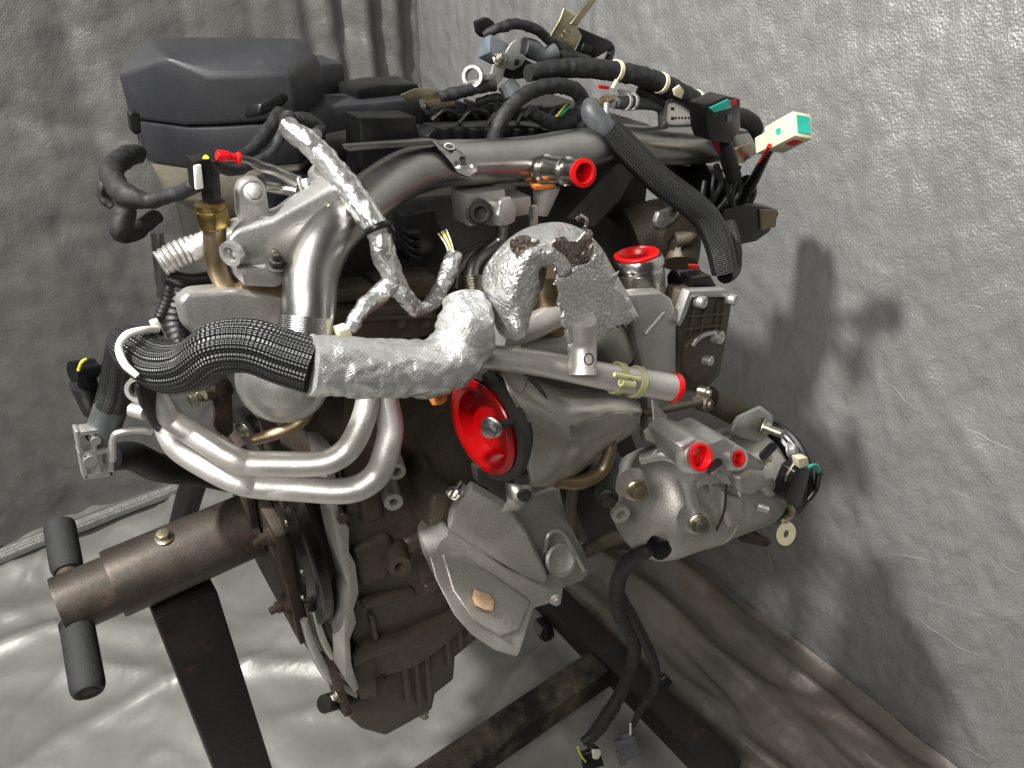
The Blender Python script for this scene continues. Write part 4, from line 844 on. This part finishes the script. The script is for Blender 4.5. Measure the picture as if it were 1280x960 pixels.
MH = T('main_harness', 'tape', EN, [(660, 92, .74), (690, 86, .74), (725, 85, .735), (762, 88, .73), (800, 95, .72), (840, 110, .71), (872, 128, .70), (900, 142, .70), (930, 148, .71), (945, 160, .72), (938, 176, .73)], [10, 11, 12, 12, 12, 11.5, 11.5, 11, 11, 9, 7], sides=24, corr=.012, pitch=.012, jit=.0012, js=120)
T('loop_harness', 'tape', EN, [(614, 186, .70), (622, 160, .70), (640, 132, .705), (664, 114, .71), (694, 107, .715), (718, 112, .715), (728, 128, .715), (720, 146, .715), (700, 155, .72), (680, 150, .725), (660, 138, .73)], [9.5, 9.5, 9.5, 9.5, 9.5, 9.5, 9.5, 9, 9, 8, 8], sides=20, corr=.012, pitch=.012, jit=.0012, js=120)
T('branch_harness', 'tape', EN, [(800, 112, .73), (825, 124, .725), (850, 130, .72)], 7, sides=14, corr=.012, pitch=.012, jit=.0012, js=120)
def band(x, y, Y, r, d, wd, m, nm):
    p = P(x, y, Y); a = P(x+d[0], y+d[1], Y)-p
    return B().ring(p, a, px(p, r), px(p, r+1.6), px(p, wd)).done(nm, m, MH)
band(768, 88, .727, 11.5, (10, 2), 6, 'masking', 'cable_tie'); band(824, 103, .713, 11.3, (10, 4), 6, 'masking', 'cable_tie'); band(868, 125, .70, 11.3, (9, 5), 6, 'masking', 'tape_band')
plate('tape_scrap', 'masking', MH, [(842, 112), (850, 106), (856, 114), (852, 124), (844, 120)], .69, .003)
T('tie_tail', 'masking', MH, [(771, 100, .71), (766, 110, .712)], 2.5, sides=8)
plate('clip', 'red_plug', MH, [(750, 106), (762, 108), (762, 112), (750, 111)], .71, .004)
# quick connector by the rubber elbow
qc = B().lathe(P(757, 128, .70), (.2, -.8, .5), [(px(rg, 9), -.004), (px(rg, 9), .004), (px(rg, 4), .005), (px(rg, 4), .014)], 20).done('quick_connector', 'bronze_heat', EN)
T('quick_stub', 'cast_clean', qc, [(758, 130, .695), (757, 146, .685)], 4, corr=.12, pitch=.004, sides=12)
T('quick_hose', 'rubber_gray', EN, [(768, 128, .715), (785, 128, .72), (806, 130, .725), (822, 133, .73), (828, 140, .73), (829, 164, .725)], [8, 9, 7, 6.5, 6.5, 6.5], sides=18)
for x in (780, 788): B().ring(P(x, 127, .712), P(x+10, 128, .714)-P(x, 127, .712), px(rg, 10), px(rg, 12), .004).done('hose_clip', 'cast_clean', EN)
plate('hose_clip', 'cast_clean', EN, [(773, 112), (788, 112), (790, 120), (776, 121)], .71, .003)
# white control unit plug
wp = plate('white_plug', 'plastic_white', EN, [(836, 128), (843, 126), (880, 146), (882, 154), (836, 155), (832, 150)], .71, .006, bevel=.0015)
T('plug_gasket', 'rubber_gray', wp, [(881, 156, .707), (836, 157, .707), (831, 150, .707), (833, 130, .707), (838, 125, .707), (846, 126, .707)], 1.8, sides=8)
for k in range(9): plate('pin', 'ink', wp, [(844+4*k, 146), (846+4*k, 146), (846+4*k, 149), (844+4*k, 149)], .7095, .003, bevel=0)
for (x, y) in ((839, 134), (839, 146)): plate('pin', 'ink', wp, [(x, y), (x+4, y), (x+4, y+4), (x, y+4)], .7095, .003, bevel=0)
# black plug with teal seal, white plug with teal seal
bk = [(882, 132), (908, 120), (926, 124), (926, 162), (914, 180), (888, 176), (884, 164)]
bc = plate('black_plug', 'plastic', EN, bk, .625, .028, bevel=.002)
B().prism([P(x, y, .6235) for x, y in ((887, 135), (910, 124), (916, 127), (914, 135), (893, 141))], (0, .004, 0)).done('seal', 'teal', bc, bevel=.0005)
B().prism(poly([(914, 126), (921, 125), (921, 131), (915, 132)], .6225), (0, .006, 0)).done('lock_tab', 'red_plug', bc)
plate('window', 'blue_gray', bc, [(910, 143), (915, 142), (915, 151), (910, 152)], .6235, .003, bevel=0)
wc = P(985, 166, .61); wd_ = P(1004, 158, .588)-P(966, 178, .632)
wb = B().box(wc, (px(wc, 50), px(wc, 30), px(wc, 32)), wd_, UP).done('connector', 'plastic_cream', EN, bevel=.0025)
B().box(wc-wd_*.66, (px(wc, 26), px(wc, 22), px(wc, 22)), wd_, UP).done('neck', 'plastic_cream', wb, bevel=.002)
mo = wc+wd_.normalized()*px(wc, 25.3)
B().box(mo, (.002, px(wc, 20), px(wc, 22)), wd_, UP).done('seal', 'teal', wb)
B().box(wc-UP*px(wc, 15)+wd_*.15-FW*.004, (px(wc, 14), px(wc, 14), px(wc, 4)), wd_, UP).done('lock_tab', 'red_plug', wb)
B().box(wc+UP.cross(wd_).normalized()*(-px(wc, 15.2)), (px(wc, 7), .002, px(wc, 7)), wd_, UP).done('window', 'teal', wb)
T('wire', 'red_plug', wb, [(962, 182, .62), (956, 194, .64), (950, 204, .66)], 3, sides=8)
T('wire', 'plastic', wb, [(966, 182, .62), (952, 206, .66), (938, 232, .69), (920, 255, .71)], [4, 6, 7, 7], sides=12)
T('taped_wire', 'tape', EN, [(905, 176, .64), (912, 205, .67), (918, 230, .70), (908, 255, .70)], [9, 10, 9, 9], sides=16, corr=.012, pitch=.012, jit=.0012, js=120)
T('wire', 'red_plug', bc, [(893, 174, .638), (898, 186, .65), (904, 194, .66)], 4, sides=8)
plate('label_card', 'gold_metal', EN, [(918, 186), (938, 178), (944, 190), (930, 204), (914, 206)], .67, .006)
plate('metal_sleeve', 'cast_clean', EN, [(916, 170), (938, 166), (946, 180), (940, 200), (924, 200)], .69, .03, bevel=.004)
rnd = random.Random(3)
for k in range(7):
    x, y = 880+rnd.random()*50, 205+rnd.random()*25
    T('wire', 'rubber', EN, [(x, y, .69), (x-8+16*rnd.random(), y+22, .685), (x-14+20*rnd.random(), y+45, .69), (x-26+20*rnd.random(), y+70, .70)], 2.2+2*rnd.random(), sides=8)
for k in range(4): T('wire', ['yellow_wire', 'teal', 'plastic', 'plastic_cream'][k], EN, [(692+5*k, 150-2*k, .735), (700+5*k, 140, .73), (710+4*k, 128+3*k, .735)], 1.4, sides=6)
for k in range(5): T('wire', 'rubber', EN, [(540+34*k, 150+3*k, .76), (556+34*k, 138, .755), (574+34*k, 146-4*k, .76)], 3.2, sides=8)
# front cluster of black brackets at the right end
plate('front_bracket', 'plastic', EN, [(905, 262), (935, 255), (972, 262), (974, 268), (962, 290), (945, 302), (925, 306), (922, 326), (908, 330), (900, 300)], .68, .03, bevel=.002)
plate('bracket_pad', 'bronze_heat', EN, [(950, 262), (972, 262), (970, 284), (952, 288)], .677, .004)
plate('front_bracket', 'plastic', EN, [(880, 200), (890, 215), (905, 212), (900, 225), (945, 228), (940, 250), (910, 262), (884, 250)], .72, .03, bevel=.002)
T('wire', 'plastic', EN, [(932, 225, .71), (938, 240, .71), (928, 262, .71)], 8, sides=12)
plate('black_box', 'plastic', EN, [(832, 205), (882, 208), (880, 256), (850, 262), (828, 240)], .75, .04, bevel=.003)
# dark sheet metal shield between pipe and neck
B().loft([[P(x, y, Y) for x, y, Y in ((708, 272, .64), (770, 205, .68), (800, 205, .70), (775, 250, .67), (742, 284, .64))], [P(x, y, Y)+V((.002, .003, -.002)) for x, y, Y in ((708, 272, .64), (770, 205, .68), (800, 205, .70), (775, 250, .67), (742, 284, .64))]]).done('sheet_shield', 'cast_dark', EN, bevel=.0006)
plate('thermostat_flange', 'cast_clean', EN, [(820, 278), (824, 266), (836, 262), (841, 254), (848, 256), (850, 268), (842, 278), (830, 286), (822, 285)], .645, .008, bevel=.002)
B().lathe(P(841, 265, .6445), (-.2, -1, .3), [(px(rg, 7), -.001), (px(rg, 5.5), .001), (.0005, .0002)], 18).done('bolt_hole', 'bronze_heat', EN)
T('pump_body', 'cast_dirty', EN, [(790, 300, .70), (830, 285, .68), (850, 300, .66), (850, 330, .64)], [40, 36, 26, 22], sides=26)
T('pump_neck', 'cast_dirty', EN, [(845, 300, .63), (862, 296, .62), (868, 290, .62)], [10, 9, 8], sides=16)
# braided front hose
rb = T('hose_elbow', 'rubber_gray', EN, [(738, 128, .70), (740, 142, .69), (752, 156, .68), (764, 168, .675)], [10, 14, 14, 14], sides=24)
T('braided_front_hose', 'braid', EN, [(760, 160, .676), (790, 192, .66), (825, 226, .64), (860, 252, .62), (884, 275, .605), (898, 305, .59), (906, 340, .575)], [15.5, 17, 17, 17, 17, 17, 16], sides=48, lobes=8, la=.06)
T('braided_front_hose', 'braid', EN, [(906, 345, .576), (914, 335, .59), (914, 305, .60), (908, 280, .62)], [10, 12, 12, 11], sides=36, lobes=8, la=.06)

# --- harness hanging below the compressor
HH = T('hanging_harness', 'tape', EN, [(824, 684, .43), (806, 690, .44), (784, 704, .47), (772, 730, .50), (774, 765, .52), (790, 795, .53), (792, 825, .54), (778, 862, .54), (760, 893, .54), (742, 918, .545), (728, 928, .55)], [7, 9, 10, 9.5, 10, 9, 8, 8, 9, 8, 5], sides=18, corr=.012, pitch=.012, jit=.0012, js=120)
T('branch', 'tape', HH, [(776, 745, .515), (800, 790, .52), (818, 830, .525), (818, 862, .53), (800, 888, .535), (791, 908, .538)], [7, 7, 6, 6, 5, 3], sides=16, corr=.012, pitch=.012, jit=.0012, js=120)
B().lathe(P(826, 686, .42), (-.3, -1, .2), [(px(P(826, 686, .42), 14), -.012), (px(P(826, 686, .42), 14), .004), (px(P(826, 686, .42), 8), .005)], 12).done('plug', 'plastic', HH)
def plugbox(x, y, Y, wpx, hpx, parent, m='rubber_gray'):
    p = P(x, y, Y); return B().box(p, (px(p, wpx), .014, px(p, hpx)), RT+UP*.3, UP).box(p-UP*px(p, hpx*.45)-RT*px(p, wpx*.3), (px(p, wpx*.35), .012, px(p, hpx*.7)), RT+UP*.3, UP).box(p+UP*px(p, hpx*.5), (px(p, wpx*.5), .01, px(p, hpx*.5)), RT+UP*.3, UP).done('plug', m, parent, bevel=.0012)
plugbox(784, 935, .54, 26, 26, HH); plugbox(740, 948, .548, 24, 22, HH, 'plastic')
plate('pin_block', 'plastic_white', HH, [(741, 938), (751, 938), (751, 950), (742, 949)], .538, .004)
T('wire', 'yellow_wire', HH, [(722, 934, .548), (726, 944, .546), (732, 952, .546)], 1.3, sides=6)
B().box(P(830, 852, .522), (.022, .016, .02), RT+UP, UP).done('plug', 'plastic', HH, bevel=.002)
T('tail_wire', 'plastic_white', HH, [(788, 905, .538), (788, 918, .539)], 1.3, sides=6)

# ------------------------------------------------------------------ loose red plugs and caps (each pulls out of its opening)
def cap(name, label, p, ax, r, inner, depth, lip=.003, m='red_plug'):
    """flanged plug: rim outside, hollow cup going in"""
    a = V(ax).normalized()
    o = B().lathe(p, a, [(inner*.90, -depth), (inner*.92, lip*.2), (r*.97, lip*.1), (r, lip*.5), (r*.98, lip), (inner*.9, lip*1.2), (inner*.80, lip*.4), (inner*.72, -depth*.8), (.0005, -depth*.82)], 44, caps=(True, False)).done(name, m, ang=30)
    return tag(o, label, 'plug', 'red plugs closing open pipes and ports')
e1 = P(*so[3]); cap('pipe_plug', 'red plastic plug in the outlet stub of the big steel crossover pipe', e1, e1-P(*so[2]), px(e1, 18), px(e1, 14), .02, .005)
e2 = P(838, 484, .405); cap('pipe_plug', 'red plastic cap on the end of the silver pipe with yellowish clip', e2, P(838, 484, .405)-P(760, 471, .425), px(e2, 19.5), px(e2, 14), .015, .006)
cap('neck_cap', 'wide red cap on the ribbed turned metal inlet neck', nb+na*NL*.975, na, R0*.84, R0*.80, .006, .003)
cap('turbo_plug', 'big red dish-shaped plug in the turbocharger opening behind a nut', tc_+TX*.002, TX, tR*1.0, tR*.96, .0155, .003, 'red_plug_deep')
pa = V((-.1, -.85, .55)).normalized()
q1 = P(872, 571, .376); cap('port_plug', 'larger red plug in the square compressor port', q1+pa*.003, pa, px(q1, 18), px(q1, 16), .012, .003)
q2 = P(921, 573, .376); cap('port_plug', 'smaller red plug recessed in the round compressor port', q2+pa*.000, pa, px(q2, 11), px(q2, 8), .010, .003)
q3 = P(278, 195, .66); q3d = P(272, 194, .66)-P(292, 197, .66)
o = B().lathe(q3+q3d*.35, -q3d, [(.001, 0), (px(q3, 6), 0), (px(q3, 7), .001), (px(q3, 7), .009), (px(q3, 5.5), .010), (px(q3, 5.5), .016), (px(q3, 8), .017), (px(q3, 8), .019)], 24).done('pipe_plug', 'red_plug')
tag(o, 'small red rubber cap on the thin pipe beside the black airbox', 'plug', 'red plugs closing open pipes and ports')
# orange seal glimpsed under the foil sleeve
B().lathe(P(545, 488, .485), (0, -.5, -1), [(.004, 0), (.007, .002), (.008, .006), (.007, .011), (.003, .013)], 18).done('seal', 'orange', EN)
# wood-coloured chip resting on the mount bracket
ch = [(592, 735), (600, 738), (612, 742), (619, 752), (617, 765), (606, 763), (594, 757), (590, 748)]
tag(B().loft([[P(x, y, yarm(y)-.0045) for x, y in ch], [P(605+(x-605)*.93, 750+(y-750)*.93, yarm(y)-.0085) for x, y in ch]]).done('wood_chip', 'wood', bevel=.0008), 'small torn tan chip stuck on the cast mount bracket', 'chip')
